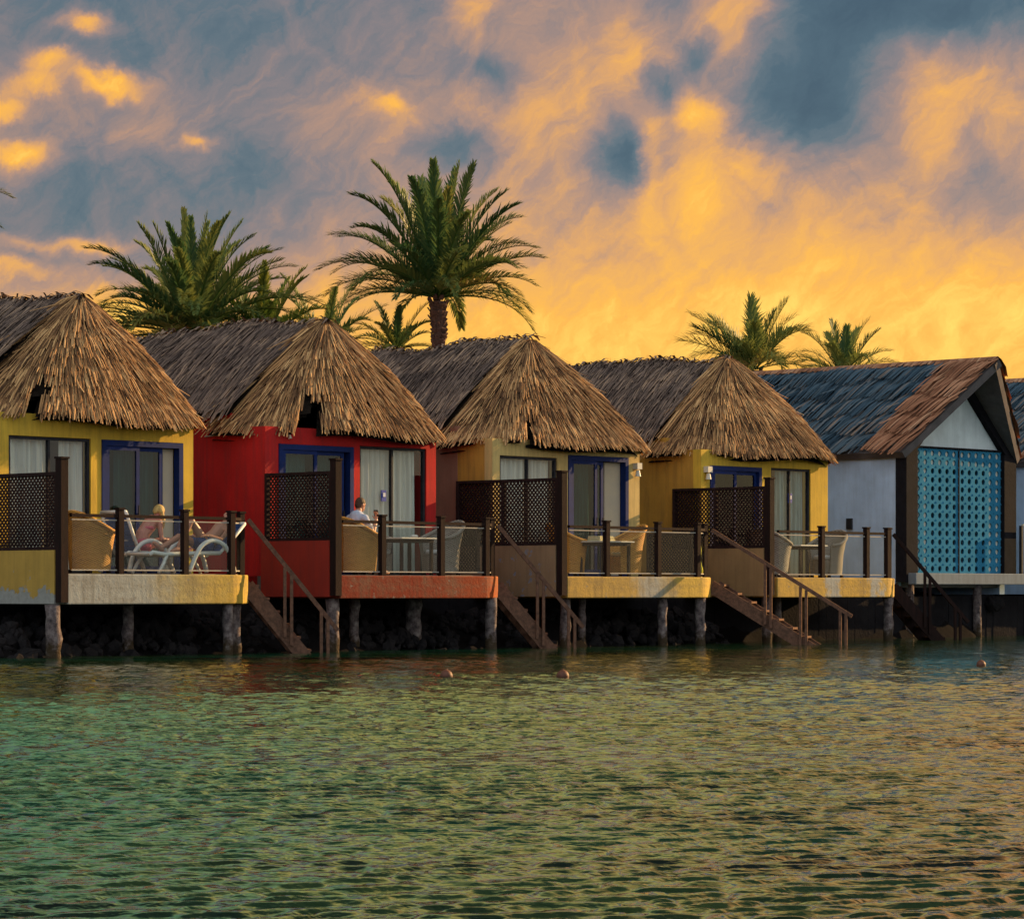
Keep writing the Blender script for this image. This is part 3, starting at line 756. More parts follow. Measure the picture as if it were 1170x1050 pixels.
# ------------------------------------------------------------------ furniture
def chair_mesh(wm, cm):
    """wicker tub armchair with a high rolled back; faces local +x"""
    root = empty('wicker_armchair', (0, 0, 0))
    body = MB(); n = 28; prof = []
    rows = 7
    def top(ph): c = max(0, math.cos(ph*.62)); return .62+.30*(c**3)
    for side in (0, 1):
        for j in range(rows+1):
            for i in range(n+1):
                ph = -R(128)+R(256)*i/n; q = j/rows
                h_ = .06+(top(ph)-.06)*q
                rad = .29+.05*q+.10*max(0, q-.55)*math.cos(ph*.5)-(.05 if side else 0)
                body.v.append((-rad*math.cos(ph)*1.05+.02, rad*math.sin(ph)*1.02, h_))
    def idx(s_, j, i): return s_*(rows+1)*(n+1)+j*(n+1)+i
    for s_ in (0, 1):
        for j in range(rows):
            for i in range(n): body.f.append((idx(s_, j, i), idx(s_, j, i+1), idx(s_, j+1, i+1), idx(s_, j+1, i)))
    for i in range(n): body.f.append((idx(0, rows, i), idx(0, rows, i+1), idx(1, rows, i+1), idx(1, rows, i)))
    for i in (0, n):
        for j in range(rows): body.f.append((idx(0, j, i), idx(0, j+1, i), idx(1, j+1, i), idx(1, j, i)))
    body.build('back_shell', wm, root, smooth=True)
    rim = [(-(.34+.045*math.cos(-R(128)+R(256)*i/n)-.0)*math.cos(-R(128)+R(256)*i/n)*1.05+.02, (.365)*math.sin(-R(128)+R(256)*i/n)*1.02, top(-R(128)+R(256)*i/n)+.005) for i in range(n+1)]
    MB().tube(rim, .035, 8).build('rolled_rim', wm, root, smooth=True)
    ar = MB()
    front = [(.02+.26*math.cos(a), .26*math.sin(a)) for a in [R(-58)+R(116)*k/6 for k in range(7)]]
    pl = front+[(-.22, .15), (-.22, -.15)]
    ar.prism(pl, .06, .36); ar.build('seat', wm, root)
    MB().prism([(x*.92, y*.92) for x, y in pl], .363, .44).build('cushion', cm, root, bevel=.025)
    for sx, sy in ((.2, .2), (.2, -.2), (-.2, .2), (-.2, -.2)):
        MB().box(sx-.025, sx+.025, sy-.025, sy+.025, 0, .06).build('leg', M['wood'], root)
    return root
gch = 'wicker armchairs on the terraces'
spots = [  # hut, x, y, rz, grey?, label
    (0, 1.35, -1.05, .15, 0, 'wicker armchair in the corner of the white washed terrace, behind the leftmost glass panel'),
    (1, 1.18, -1.12, .1, 0, 'wicker armchair in which the man sits'),
    (1, 2.22, -.52, -.9, 1, 'grey wicker armchair behind the table on the orange red terrace'),
    (1, 3.55, -.85, PI-.1, 1, 'grey wicker armchair facing the man across the table'),
    (2, 1.30, -.55, -.5, 0, 'wicker armchair behind the table with towels'),
    (2, 2.45, -.95, PI-.35, 0, 'wicker armchair turned to the house, right of the table with towels'),
    (3, 1.20, -.75, .1, 1, 'dim grey wicker armchair left of the table on the ochre banded terrace'),
    (3, 3.05, -.75, PI, 1, 'dim grey wicker armchair right of the table on the ochre banded terrace')]
proto = {0: chair_mesh(M['wicker'], M['towel']), 1: chair_mesh(M['wicker_grey'], M['cushion'])}
used = set()
for (i, x, y, rz, g, lb) in spots:
    o = proto[g] if g not in used else copy_tree(proto[g]); used.add(g)
    o.location = loc(i, x, y, DECK+.012); o.rotation_euler = (0, 0, TH+rz); o.scale = (1.08, 1.08, 1.04)
    tag(o, lb, 'armchair', gch)
def table_mesh():
    root = empty('glass_table', (0, 0, 0))
    MB().box(-.45, .45, -.35, .35, .63, .655).build('table_top', M['plastic'], root, bevel=.008)
    MB().box(-.40, .40, -.30, .30, .57, .629).build('apron', M['wood'], root)
    for sx in (-.37, .37):
        for sy in (-.27, .27): MB().box(sx-.025, sx+.025, sy-.025, sy+.025, 0, .569).build('leg', M['wood'], root)
    return root
tp = table_mesh()
for k, (i, x, y, lb) in enumerate(((1, 2.45, -1.05, 'table with pale top in front of the seated man'), (2, 1.65, -1.15, 'table with folded towels on the ochre and grey terrace'), (3, 2.1, -.80, 'table on the ochre banded terrace, in the dim shade'))):
    o = tp if k == 0 else copy_tree(tp)
    o.location = loc(i, x, y, DECK+.012); o.rotation_euler = (0, 0, TH); tag(o, lb, 'table', 'pale topped tables on the terraces')
tag(MB().ell((0, 0, .03), (.07, .07, .03), 14, 6).build('ashtray', M['plastic']), 'small pale dish on the table in front of the man', 'dish').location = loc(1, 2.62, -1.1, DECK+.668)
def folded(name, loc_, rz, m_, label, w=.5, d=.3, layers=3):
    mb = MB()
    for k in range(layers): mb.box(-w/2+.01*k, w/2-.015*k, -d/2+.01*k, d/2, .032*k, .032*k+.03)
    o = mb.build(name, m_, None, bevel=.012); o.location = loc_; o.rotation_euler = (0, 0, rz); return tag(o, label, 'towel')
folded('folded_towel', loc(2, 1.55, -1.15, DECK+.668), TH+.1, M['towel'], 'pale folded towels stacked on the table of the ochre and grey terrace')
def drape(i, x, y, m_, label):
    mb = MB(); vs = []; n = 10
    for j in range(13):
        for k in range(n+1):
            q = k/n; z = .42+.50-.62*abs(j/12)*1.3
            vs.append((.02*math.sin(q*9+j*.4)+.015*math.sin(j), -.11+.22*q, z))
    fs = [(j*(n+1)+k, j*(n+1)+k+1, (j+1)*(n+1)+k+1, (j+1)*(n+1)+k) for j in range(12) for k in range(n)]
    o = mb.add(vs, fs).build('hanging_towel', m_, None, smooth=True)
    so = o.modifiers.new('thickness', 'SOLIDIFY'); so.thickness = .015
    o.location = loc(i, x, y, DECK-.06); o.rotation_euler = (0, 0, TH+R(100)); return tag(o, label, 'towel')
drape(2, 3.97, -1.52, M['ytowel'], 'yellow towel hanging behind the end glass panel of the ochre and grey terrace')

def lounger_mesh(back):
    """white moulded sun lounger with looped arms; head end at local -x; back = lift of the backrest in degrees"""
    root = empty('sun_lounger', (0, 0, 0))
    fr = MB(); wd = .30
    hx = -.35; bx = hx-.72*math.cos(R(back)); bz = .34+.72*math.sin(R(back))
    for s_ in (-1, 1):
        fr.tube([(hx, s_*wd, .34), (.3, s_*wd, .33), (.8, s_*wd, .31), (1.05, s_*wd, .34), (1.12, s_*wd, .30)], .034, 8)
        fr.tube([(hx, s_*wd, .34), ((hx+bx)/2, s_*wd, (.34+bz)/2-.02), (bx, s_*wd, bz)], .028, 8)
        pts = [(-.62, s_*(wd+.05), .03), (-.55, s_*(wd+.05), .30), (-.38, s_*(wd+.06), .50), (-.12, s_*(wd+.06), .56), (.10, s_*(wd+.06), .46), (.22, s_*(wd+.05), .26), (.34, s_*(wd+.05), .02)]
        q = []
        for a, b in zip(pts, pts[1:]):
            for t in (0, .33, .66): q.append(tuple(a[z]+(b[z]-a[z])*t for z in range(3)))
        q.append(pts[-1])
        for _ in range(2): q = [q[0]]+[tuple((q[k-1][z]+2*q[k][z]+q[k+1][z])/4 for z in range(3)) for k in range(1, len(q)-1)]+[q[-1]]
        fr.tube(q, .038, 8)
        fr.tube([(.75, s_*wd, .31), (.86, s_*(wd+.03), .15), (.95, s_*(wd+.03), .01)], [.03, .03, .026], 8)
    fr.tube([(1.10, -wd, .32), (1.10, wd, .32)], .026, 8); fr.tube([(bx, -wd, bz), (bx, wd, bz)], .03, 8)
    fr.build('frame', M['plastic'], root, smooth=True)
    sl = MB(); n = 7
    for k in range(14):
        a = hx+.02+k*.10; sl.box(a, a+.085, -wd+.03, wd-.03, .335, .352)
    sl.build('seat', M['sling'], root)
    bk = MB(); d = Vector((bx-hx, 0, bz-.34)).normalized(); nrm = Vector((-d.z, 0, d.x)) if True else None
    p0 = Vector((hx, 0, .345))
    for k in range(7):
        a = p0+d*(.02+k*.10); b = a+d*.088; bk.bar(a, b, wd*2-.06, .02, up=tuple(nrm))
    bk.build('backrest', M['sling'], root)
    return root
l1 = lounger_mesh(66); l1.location = loc(0, 2.90, -.55, DECK+.012); l1.rotation_euler = (0, 0, TH+.02)
tag(l1, 'white sunbed with its back raised beside the wicker chair, on which a woman sits hunched', 'sunbed', 'white sunbeds on the terrace')
l2 = lounger_mesh(42); l2.location = loc(0, 3.25, -1.32, DECK+.012); l2.rotation_euler = (0, 0, TH+PI-.02)
tag(l2, 'white sunbed on which a person lies with bent knees, next to the stairs', 'sunbed', 'white sunbeds on the terrace')

# ------------------------------------------------------------------ people
def limb(mb, pts, rad, n=10):
    P = [Vector(p) for p in pts]; q = []; r = []
    for k in range(len(P)-1):
        for s_ in range(4):
            t = s_/4; q.append(P[k].lerp(P[k+1], t)); r.append(rad[k]+(rad[k+1]-rad[k])*t)
    q.append(P[-1]); r.append(rad[-1]); mb.tube(q, r, n)
    for p, rr in zip(P, rad): mb.ell(p, (rr, rr, rr), 10, 6)
def hand(mb, wrist, d, palm_n, s=1., curl=.5):
    """palm, four fingers of different lengths and a thumb leaving the side of the palm"""
    d = Vector(d).normalized(); pn = Vector(palm_n); pn = (pn-d*pn.dot(d)).normalized(); a = d.cross(pn)
    w = Vector(wrist); pc = w+d*.045*s
    rot = Matrix((a, d, pn)).transposed()
    mb.ell(pc, (.040*s, .052*s, .016*s), 10, 6, rot)
    for k, (o, l_) in enumerate(((-.030, .070), (-.010, .080), (.010, .076), (.030, .060))):
        b = w+d*.085*s+a*o*s; m1 = b+(d*math.cos(curl*.5)+pn*math.sin(curl*.5))*l_*.5*s
        m2 = m1+(d*math.cos(curl*1.5)+pn*math.sin(curl*1.5))*l_*.55*s
        limb(mb, [b, m1, m2], [.0095*s, .0088*s, .0075*s], 8)
    b = w+d*.03*s-a*.034*s; m1 = b+(d*.6-a*.8+pn*.2).normalized()*.038*s; m2 = m1+(d*.85-a*.3+pn*.4).normalized()*.034*s
    limb(mb, [b, m1, m2], [.012*s, .0105*s, .009*s], 8)
def foot(mb, ankle, d, up, s=1.):
    d = Vector(d).normalized(); up = Vector(up); up = (up-d*up.dot(d)).normalized(); a = Vector(ankle)
    limb(mb, [a-d*.04*s-up*.03*s, a+d*.08*s-up*.035*s, a+d*.17*s-up*.05*s], [.040*s, .038*s, .026*s], 10)
def head(mb, c, fwd, up, s=1.):
    fwd = Vector(fwd).normalized(); up = Vector(up); up = (up-fwd*up.dot(fwd)).normalized(); sd = up.cross(fwd); c = Vector(c)
    rot = Matrix((fwd, sd, up)).transposed()
    mb.ell(c+up*.02*s, (.098*s, .076*s, .095*s), 14, 10, rot)
    mb.ell(c+fwd*.028*s-up*.055*s, (.066*s, .056*s, .066*s), 12, 8, rot)
    mb.ell(c+fwd*.098*s-up*.018*s, (.020*s, .013*s, .024*s), 8, 6, rot)
    mb.ell(c+fwd*.088*s-up*.062*s, (.010*s, .022*s, .012*s), 8, 6, rot)
    for q in (-1, 1): mb.ell(c+sd*q*.077*s-up*.012*s-fwd*.01*s, (.020*s, .010*s, .030*s), 8, 6, rot)
    return rot
def remesh(o, v=.008, smooth=True):
    m_ = o.modifiers.new('one_surface', 'REMESH'); m_.mode = 'VOXEL'; m_.voxel_size = v; m_.use_smooth_shade = True
    k = o.modifiers.new('soften', 'SMOOTH'); k.iterations = 3; k.factor = .5
def face_bits(parent, c, rot, s, hair):
    fwd, sd, up = (rot @ Vector(q) for q in ((1, 0, 0), (0, 1, 0), (0, 0, 1)))
    for q in (-1, 1): MB().ell(c+fwd*.088*s+sd*q*.031*s+up*.006*s, (.010*s, .011*s, .007*s), 8, 6, rot).build('eye', M['eye'], parent, smooth=True)
    MB().ell(c+fwd*.096*s-up*.060*s, (.007*s, .020*s, .005*s), 8, 6, rot).build('mouth', M['bikini'], parent, smooth=True)

# seated man, facing local +x, hips at origin of the seat
pm = empty('person', loc(1, 1.25, -1.12, DECK+.012), TH+.08, 'man with short brown hair in a pale shirt, holding up a phone', 'person')
b = MB(); hz = .52
limb(b, [(-.02, 0, hz), (-.06, 0, hz+.22), (-.06, 0, hz+.44)], [.15, .135, .14])
for s_ in (-1, 1):
    limb(b, [(-.06, s_*.06, hz+.46), (-.05, s_*.17, hz+.45)], [.07, .062])
    limb(b, [(0, s_*.09, hz), (.42, s_*.12, hz+.03), (.46, s_*.12, .10)], [.085, .062, .042]); foot(b, (.46, s_*.12, .09), (1, 0, 0), (0, 0, 1))
limb(b, [(-.05, .18, hz+.44), (.04, .21, hz+.17), (.30, .10, hz+.22)], [.052, .043, .030]); hand(b, (.31, .09, hz+.225), (1, -.2, .1), (0, 0, -1), 1, .6)
limb(b, [(-.05, -.18, hz+.44), (.10, -.23, hz+.20), (.285, -.14, hz+.43)], [.052, .043, .030]); hand(b, (.29, -.135, hz+.44), (.35, .2, 1), (-1, .1, .2), 1, .9)
limb(b, [(-.05, 0, hz+.50), (-.01, 0, hz+.60)], [.062, .055])
hc = Vector((.035, 0, hz+.69)); hr = head(b, hc, (1, -.05, -.22), (.1, 0, 1))
body = b.build('body', M['skin'], pm); remesh(body)
face_bits(body, hc, hr, 1, None)
hm = MB(); fwd, sd, up = (hr @ Vector(q) for q in ((1, 0, 0), (0, 1, 0), (0, 0, 1)))
hm.ell(hc+up*.036-fwd*.012, (.100, .082, .092), 16, 10, hr); hm.ell(hc-fwd*.055-up*.01, (.052, .072, .075), 12, 8, hr)
o = hm.build('hair', M['hair_brown'], body); remesh(o, .008)
bc = o.modifiers.new('cut', 'DISPLACE'); bc.strength = .004; tx = bpy.data.textures.new('hair_noise', 'CLOUDS'); tx.noise_scale = .02; bc.texture = tx
st = MB()
limb(st, [(-.02, 0, hz+.02), (-.06, 0, hz+.22), (-.06, 0, hz+.45)], [.165, .152, .152])
for s_ in (-1, 1): limb(st, [(-.06, s_*.06, hz+.455), (-.05, s_*.17, hz+.45)], [.084, .075])
limb(st, [(-.05, .18, hz+.44), (.01, .20, hz+.26)], [.066, .064]); limb(st, [(-.05, -.18, hz+.44), (.04, -.21, hz+.29)], [.066, .064])
remesh(st.build('shirt', M['shirt'], pm), .012)
sh = MB()
for s_ in (-1, 1): limb(sh, [(-.01, s_*.08, hz), (.34, s_*.115, hz+.028)], [.105, .085])
remesh(sh.build('shorts', M['shorts'], pm), .012)
ph = MB().box(-.012, .012, -.045, .045, -.08, .08).build('phone', M['black'], None, bevel=.01)
ph.location = loc(1, 1.25, -1.12, 0)+Matrix.Rotation(TH+.08, 3, 'Z') @ Vector((.365, -.075, DECK+.012+hz+.53)); ph.rotation_euler = (0, -.3, TH+.25)
tag(ph, 'black phone held up in the hand of the man in the wicker chair', 'phone')

# woman sitting hunched on the first sunbed, facing local +x
pw = empty('person', loc(0, 2.85, -.55, DECK+.012), TH+.02, 'blond woman in pink swimwear sitting hunched forward on a sunbed', 'person')
b = MB(); hz = .45
limb(b, [(0, 0, hz), (.03, 0, hz+.20), (.22, 0, hz+.40)], [.145, .115, .125])
for s_ in (-1, 1):
    limb(b, [(.21, s_*.05, hz+.41), (.26, s_*.15, hz+.40)], [.062, .052])
    limb(b, [(.02, s_*.08, hz), (.47, s_*.12, hz+.10), (.88, s_*.10, .40)], [.085, .058, .040]); foot(b, (.89, s_*.10, .40), (.75, 0, .5), (-.5, 0, .8), .92)
    limb(b, [(.26, s_*.16, hz+.39), (.26, s_*.20, hz+.12), (.50, s_*.14, hz+.17-.06)], [.043, .036, .026]); hand(b, (.51, s_*.14, hz+.11+.0), (1, 0, -.15), (0, 0, -1), .9, .4)
limb(b, [(.26, 0, hz+.44), (.33, 0, hz+.50)], [.055, .050])
hc = Vector((.385, 0, hz+.565)); hr = head(b, hc, (.85, 0, -.55), (.5, 0, .85), .96)
body = b.build('body', M['skin_red'], pw); remesh(body); face_bits(body, hc, hr, .96, None)
hm = MB(); fwd, sd, up = (hr @ Vector(q) for q in ((1, 0, 0), (0, 1, 0), (0, 0, 1)))
hm.ell(hc+up*.034-fwd*.016, (.100, .084, .092), 16, 10, hr); hm.ell(hc-fwd*.07, (.045, .068, .08), 12, 8, hr)
for s_ in (-1, 1): limb(hm, [hc+sd*s_*.07-fwd*.01, hc+sd*s_*.085+Vector((.02, 0, -.14)), hc+sd*s_*.07+Vector((.03, 0, -.25))], [.035, .035, .018])
remesh(hm.build('hair', M['hair_blond'], body), .009)
bk = MB(); limb(bk, [(-.01, -.05, hz), (-.01, .05, hz)], [.152, .152]); remesh(bk.build('bikini_bottom', M['bikini'], pw), .012)
bk = MB(); limb(bk, [(.12, -.01, hz+.30), (.13, .01, hz+.305)], [.130, .130]); o = bk.build('bikini_top', M['bikini'], pw)
o.scale = (1, 1, .45); o.location = (0, 0, (hz+.3)*.55); remesh(o, .012)

# person lying on the second sunbed, head end towards the stairs (local -x), knees bent
pl = empty('person', l2.location.copy(), TH+PI-.02, 'tanned person lying on a sunbed with one knee drawn up', 'person')
b = MB()
limb(b, [(-.28, 0, .47), (-.45, 0, .58), (-.62, 0, .74)], [.13, .115, .125])
for s_ in (-1, 1):
    limb(b, [(-.60, s_*.05, .73), (-.64, s_*.16, .73)], [.062, .054])
limb(b, [(-.25, .09, .47), (.10, .12, .86), (.34, .11, .46)], [.085, .060, .040]); foot(b, (.34, .11, .44), (1, 0, -.15), (0, 0, 1))
limb(b, [(-.25, -.09, .47), (.16, -.12, .60), (.52, -.11, .43)], [.085, .060, .040]); foot(b, (.53, -.11, .43), (.7, 0, .6), (-.6, 0, .7))
for s_ in (-1, 1):
    limb(b, [(-.64, s_*.18, .72), (-.42, s_*.24, .56), (-.20, s_*.20, .62)], [.045, .038, .028]); hand(b, (-.19, s_*.20, .62), (1, 0, 0), (0, 0, -1), .95, .4)
limb(b, [(-.68, 0, .79), (-.74, 0, .86)], [.058, .052])
hc = Vector((-.80, 0, .93)); hr = head(b, hc, (.72, 0, .45), (-.45, 0, .8))
body = b.build('body', M['skin'], pl); remesh(body); face_bits(body, hc, hr, 1, None)
hm = MB(); fwd, sd, up = (hr @ Vector(q) for q in ((1, 0, 0), (0, 1, 0), (0, 0, 1)))
hm.ell(hc+up*.036-fwd*.012, (.100, .082, .092), 16, 10, hr); hm.ell(hc-fwd*.05-up*.01, (.055, .072, .075), 12, 8, hr)
remesh(hm.build('hair', M['hair_brown'], body), .009)
tk = MB(); limb(tk, [(-.28, -.04, .47), (-.28, .04, .47)], [.142, .142])
for s_ in (-1, 1): limb(tk, [(-.25, s_*.085, .47), (-.12, s_*.10, .56 if s_ > 0 else .52)], [.10, .085])
remesh(tk.build('swim_shorts', M['sling'], pl), .012)

# ------------------------------------------------------------------ palms
def frond(mb, base, az, el, L, droop, r, wid=.5, rach=None, dead=False):
    d0 = Vector((math.cos(az)*math.cos(el), math.sin(az)*math.cos(el), math.sin(el)))
    pts = []; p = Vector(base); d = d0.copy(); n = 16
    tw = r.uniform(-.35, .35)
    for k in range(n+1):
        pts.append(p.copy()); q = k/n
        d = (d+Vector((0, 0, -droop*(.012+.085*q*q)))).normalized()
        p = p+d*L/n
    rach.tube(pts, [max(.006, .035*(1-k/n*.85)*L/3.2) for k in range(n+1)], 5)
    tone0 = .9 if dead else r.uniform(.0, .75)
    nl = int(26+L*12)
    for k in range(nl):
        q = .14+.86*(k+r.random()*.6)/nl
        f = q*n; i0 = min(int(f), n-1); P = pts[i0].lerp(pts[i0+1], f-i0); t = (pts[i0+1]-pts[i0]).normalized()
        hz = Vector((-math.sin(az), math.cos(az), 0)); upv = hz.cross(t)
        if upv.z < 0: upv = -upv
        ll = wid*(math.sin(PI*min(.15+q*.80, 1))**.6)*r.uniform(.8, 1.1)*(L/3.2)**.6
        for sg in (-1, 1):
            c = math.cos(tw); s_ = math.sin(tw)
            side = (hz*c+upv*s_)*sg
            dd = (side*(.72-.38*q)+t*(.60+.55*q)+upv*(.30+r.uniform(-.22, .22))).normalized()
            tip = P+dd*ll+Vector((0, 0, -.14*ll*ll/.25*abs(r.gauss(.6, .4))))
            mid = P+dd*ll*.5+Vector((0, 0, .01))
            wv = dd.cross(upv).normalized()*.026*(L/3.2)**.5
            tn = min(max(tone0+r.uniform(-.2, .2), 0), .92)
            mb.add([P-wv*.6, P+wv*.6, mid+wv, mid-wv, tip], [(0, 1, 2, 3), (3, 2, 4)], tn)
def palm(px, py, Y, L, nf, label, seed, r0=.17, ground=1.1, elev=(-16, 86), gm='frond', special=None, wid=.5, taper=.12):
    r = random.Random(seed); c = at(px, py, Y)
    root = empty('palm_tree', (c.x, c.y, ground), 0, label, 'palm tree', 'date palms behind the bungalows')
    H = c.z-ground; tk = MB(); pts = []; ra = []
    for k in range(int(H/.07)+1):
        z = min(k*.07, H); ph = (k % 3)/3
        pts.append((.05*math.sin(z*.9+seed), .04*math.cos(z*.7), z)); ra.append(r0*(1.08-.12*z/H+(.10 if k % 3 == 0 else -.03))*(1.28 if z > H-.5 else 1)*(1+.25*max(0, (z-H+.5))))
    tk.tube(pts, ra, 12)
    for k in range(int(H/.11)*7):   # leaf-base boots
        z = r.uniform(.1, H); a = k*2.4; rr = r0*(1.05 if z < H-.5 else 1.4); p = Vector((rr*math.cos(a)+.05*math.sin(z*.9+seed), rr*math.sin(a)+.04*math.cos(z*.7), z))
        o_ = Vector((math.cos(a), math.sin(a), 0)); tk.bar(p-o_*.03, p+o_*.045+Vector((0, 0, .11)), .11, .03, up=tuple(o_))
    tk.build('trunk', M['trunk'], root)
    mb = MB(); ra_ = MB()
    for k in range(nf):
        q = (k+.5)/nf; az = k*2.39996+r.uniform(-.25, .25)
        el = R(elev[1]+(elev[0]-elev[1])*q**.85+r.uniform(-7, 7))
        frond(mb, (.06*math.cos(az), .06*math.sin(az), H+.05), az, el, L*r.uniform(.86, 1.08)*(1-taper*q), 1.0+.8*q+r.uniform(-.2, .8), r, rach=ra_, wid=wid, dead=(q > .9 and r.random() < .4))
    for (az, el, ll) in special or []: frond(mb, (0, 0, H+.05), az, R(el), ll, .8, r, rach=ra_, wid=wid)
    cr = mb.build('crown', M[gm], root); ra_.build('leaf_stems', M['frond_y'], cr)
    return root
palm(500, 342, 75, 3.4, 56, 'tall date palm with full round crown and bare trunk, the highest tree in view', 3, .155, wid=.62, elev=(9, 82), taper=.22)
palm(218, 386, 66, 2.75, 66, 'date palm with a wide bushy crown behind the roof of the red bungalow', 8, .2, taper=-.14, elev=(6, 84))
palm(300, 395, 68, 2.0, 26, 'yellowish green young palm just right of the wide bushy palm', 12, .15, elev=(15, 75), gm='frond_y')
palm(372, 398, 70, 1.6, 16, 'small palm peeping out beside the peak of the red bungalow', 15, .15, elev=(10, 70), special=[(.1, 42, 1.7), (PI-.3, 62, 2.0)])
palm(452, 402, 76, 1.35, 18, 'low palm tuft at the foot of the tall palm', 19, .15, elev=(10, 70))
palm(862, 424, 84, 2.05, 16, 'palm with two upright plumes behind the peak of the ochre yellow bungalow', 22, .17, elev=(12, 66), wid=1.0, special=[(PI*.6, 83, 2.0), (.15, 68, 2.1), (.35, 72, 1.7), (PI, 48, 2.3), (PI, 30, 2.2), (PI-.4, 55, 2.0), (PI+.3, 40, 2.1)])
palm(964, 432, 90, 1.75, 20, 'small palm tuft above the bluish reed roof', 27, .15, elev=(14, 82), wid=.8)
palm(-103, 246, 75, 2.75, 46, 'palm whose frond tips enter at the left edge of the photo', 31, .19)

# ------------------------------------------------------------------ shore, ground, water
def row_pt(s, y, z): return ORG[0]+U*s+V*y+Vector((0, 0, z))
prof = [(-4.5, -1.2), (-2.2, -.75), (-1.5, -.35), (-1.1, .02), (-.6, .28), (.1, .52), (.9, .8), (1.8, .98), (3.2, 1.08)]
r = random.Random(4); vs = []; fs = []; ns = 320
nz = np.random.default_rng(5)
for k in range(ns+1):
    s = -30+100*k/ns
    for (y, z) in prof:
        if y < .6: z = z-.75*min(max((s-16.5)/2, 0), 1)
        vs.append(row_pt(s, y+nz.normal(0, .05)+.15*math.sin(s*.9), z+nz.normal(0, .05)+.06*math.sin(s*2.1+y) if y < 3 else z))
m_ = len(prof)
for k in range(ns):
    for j in range(m_-1): fs.append((k*m_+j, (k+1)*m_+j, (k+1)*m_+j+1, k*m_+j+1))
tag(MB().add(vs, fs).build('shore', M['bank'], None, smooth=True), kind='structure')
g = MB(); g.add([row_pt(-2500, 3.1, 1.07), row_pt(2500, 3.1, 1.07), row_pt(2500, 4000, 1.07), row_pt(-2500, 4000, 1.07)], [(0, 1, 2, 3)])
tag(g.build('ground', M['sand']), kind='structure')
rb = MB()
for k in range(1300):
    s = r.uniform(-4, 17.5); y = r.uniform(-1.55, .3)
    z = np.interp(y, [p[0] for p in prof], [p[1] for p in prof]); q = r.uniform(.04, .17)*(1.4 if r.random() < .1 else 1)
    rot = Quaternion((r.gauss(0, 1), r.gauss(0, 1), r.gauss(0, 1), r.gauss(0, 1))).normalized().to_matrix()
    o0 = len(rb.v); rb.ell(row_pt(s, y, z+q*.25), (q, q*r.uniform(.55, .95), q*r.uniform(.4, .75)), 7, 5, rot)
    c = row_pt(s, y, z)
    for v_ in range(o0, len(rb.v)):
        p = Vector(rb.v[v_]); rb.v[v_] = tuple(c+(p-c)*r.uniform(.82, 1.15))
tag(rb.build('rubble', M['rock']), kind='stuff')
sw = MB(); nn_ = 200
for k in range(nn_):
    a_, b_ = -6+50*k/nn_, -6+50*(k+1)/nn_
    sw.box(a_, b_-(.004 if k % 4 == 3 else 0), .36+nz.normal(0, .006), .62, -.6, .915)
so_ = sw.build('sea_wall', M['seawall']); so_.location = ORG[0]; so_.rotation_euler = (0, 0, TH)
tag(so_, 'dark stained sea wall behind the rubble and pilings, running under all the huts', 'wall')
# heaped boulders on the right, below the teal door
for k, (s, y, z, q, lb) in enumerate(((28.6, .22, .74, .20, 'brown boulder jammed against the sea wall below the right end of the narrow terrace'),)):
    b = MB(); b.ell((0, 0, 0), (q*1.1, q*.8, q*.9), 14, 9); rr = random.Random(9)
    b.v = [tuple(Vector(p)*rr.uniform(.86, 1.1)) for p in b.v]
    o = b.build('boulder', M['rock']); o.location = row_pt(s, y, z); tag(o, lb, 'rock')

def water_mat(t, bs, out):
    geo = t.n('ShaderNodeNewGeometry').outputs['Position']
    big = t.noise(geo, .16, 3, .5)
    # green to olive body; darker reflection of wind ruffles painted in as streaks
    streak = t.noise(t.vm('MULTIPLY', geo, (.22, .75, 1)).outputs[0], .9, 4, .55)
    c = t.mix(t.ramp(big, [(.35, (0, 0, 0)), (.65, (1, 1, 1))]), (.004, .040, .022, 1), (.022, .036, .007, 1))
    c = t.mix(t.ramp(streak, [(.50, (0, 0, 0)), (.64, (1, 1, 1))]), c, (.005, .007, .003, 1))
    t.set(bs.inputs['Base Color'], c)
    bs.inputs['Roughness'].default_value = .06; bs.inputs['IOR'].default_value = 1.333
    d1 = t.noise(t.vm('MULTIPLY', geo, (1, 1.0, 1)).outputs[0], 5.5, 3, .55, .4)
    d2 = t.noise(geo, 17, 2, .5, .3)
    bp = t.n('ShaderNodeBump'); bp.inputs['Strength'].default_value = 1.0; bp.inputs['Distance'].default_value = .014
    t.set(bp.inputs['Height'], t.m('ADD', t.m('MULTIPLY', d1, 1.0), t.m('MULTIPLY', d2, .22))); t.set(bs.inputs['Normal'], bp.outputs[0])
M['water'] = mat('sea_water', water_mat)
nr, ncol = 1200, 640
Yr = np.exp(np.linspace(math.log(4.0), math.log(75), nr)); tq_ = np.linspace(-1, 1, ncol); tx_ = .6*np.sign(tq_)*np.abs(tq_)**1.35
X = (Yr[:, None]*tx_[None, :]); Yg = np.repeat(Yr[:, None], ncol, 1)
Z = np.zeros_like(X); w_ = np.random.default_rng(12)
dY = np.gradient(Yr)[:, None]
wind = R(-75)
nw = 110
for k in range(nw):
    lam = .060*(.36/.060)**((k+.5)/nw)
    a = wind+w_.normal(0, .50); kk = 2*PI/lam; ph = w_.uniform(0, 6.28)
    amp = .00165*lam**.33
    cut = np.clip((lam/(dY*2.2)-1), 0, 1)
    Z += amp*cut*np.sin(kk*(X*math.cos(a)+Yg*math.sin(a))+ph+.8*np.sin(X*.7+ph)+.5*np.sin(Yg*.31+2*ph))
env = 1.0+.45*np.sin(X*.35+Yg*.16+1)*np.sin(Yg*.42+.4)+.25*np.sin(Yg*.9+X*.2)*np.sin(X*.5+2)
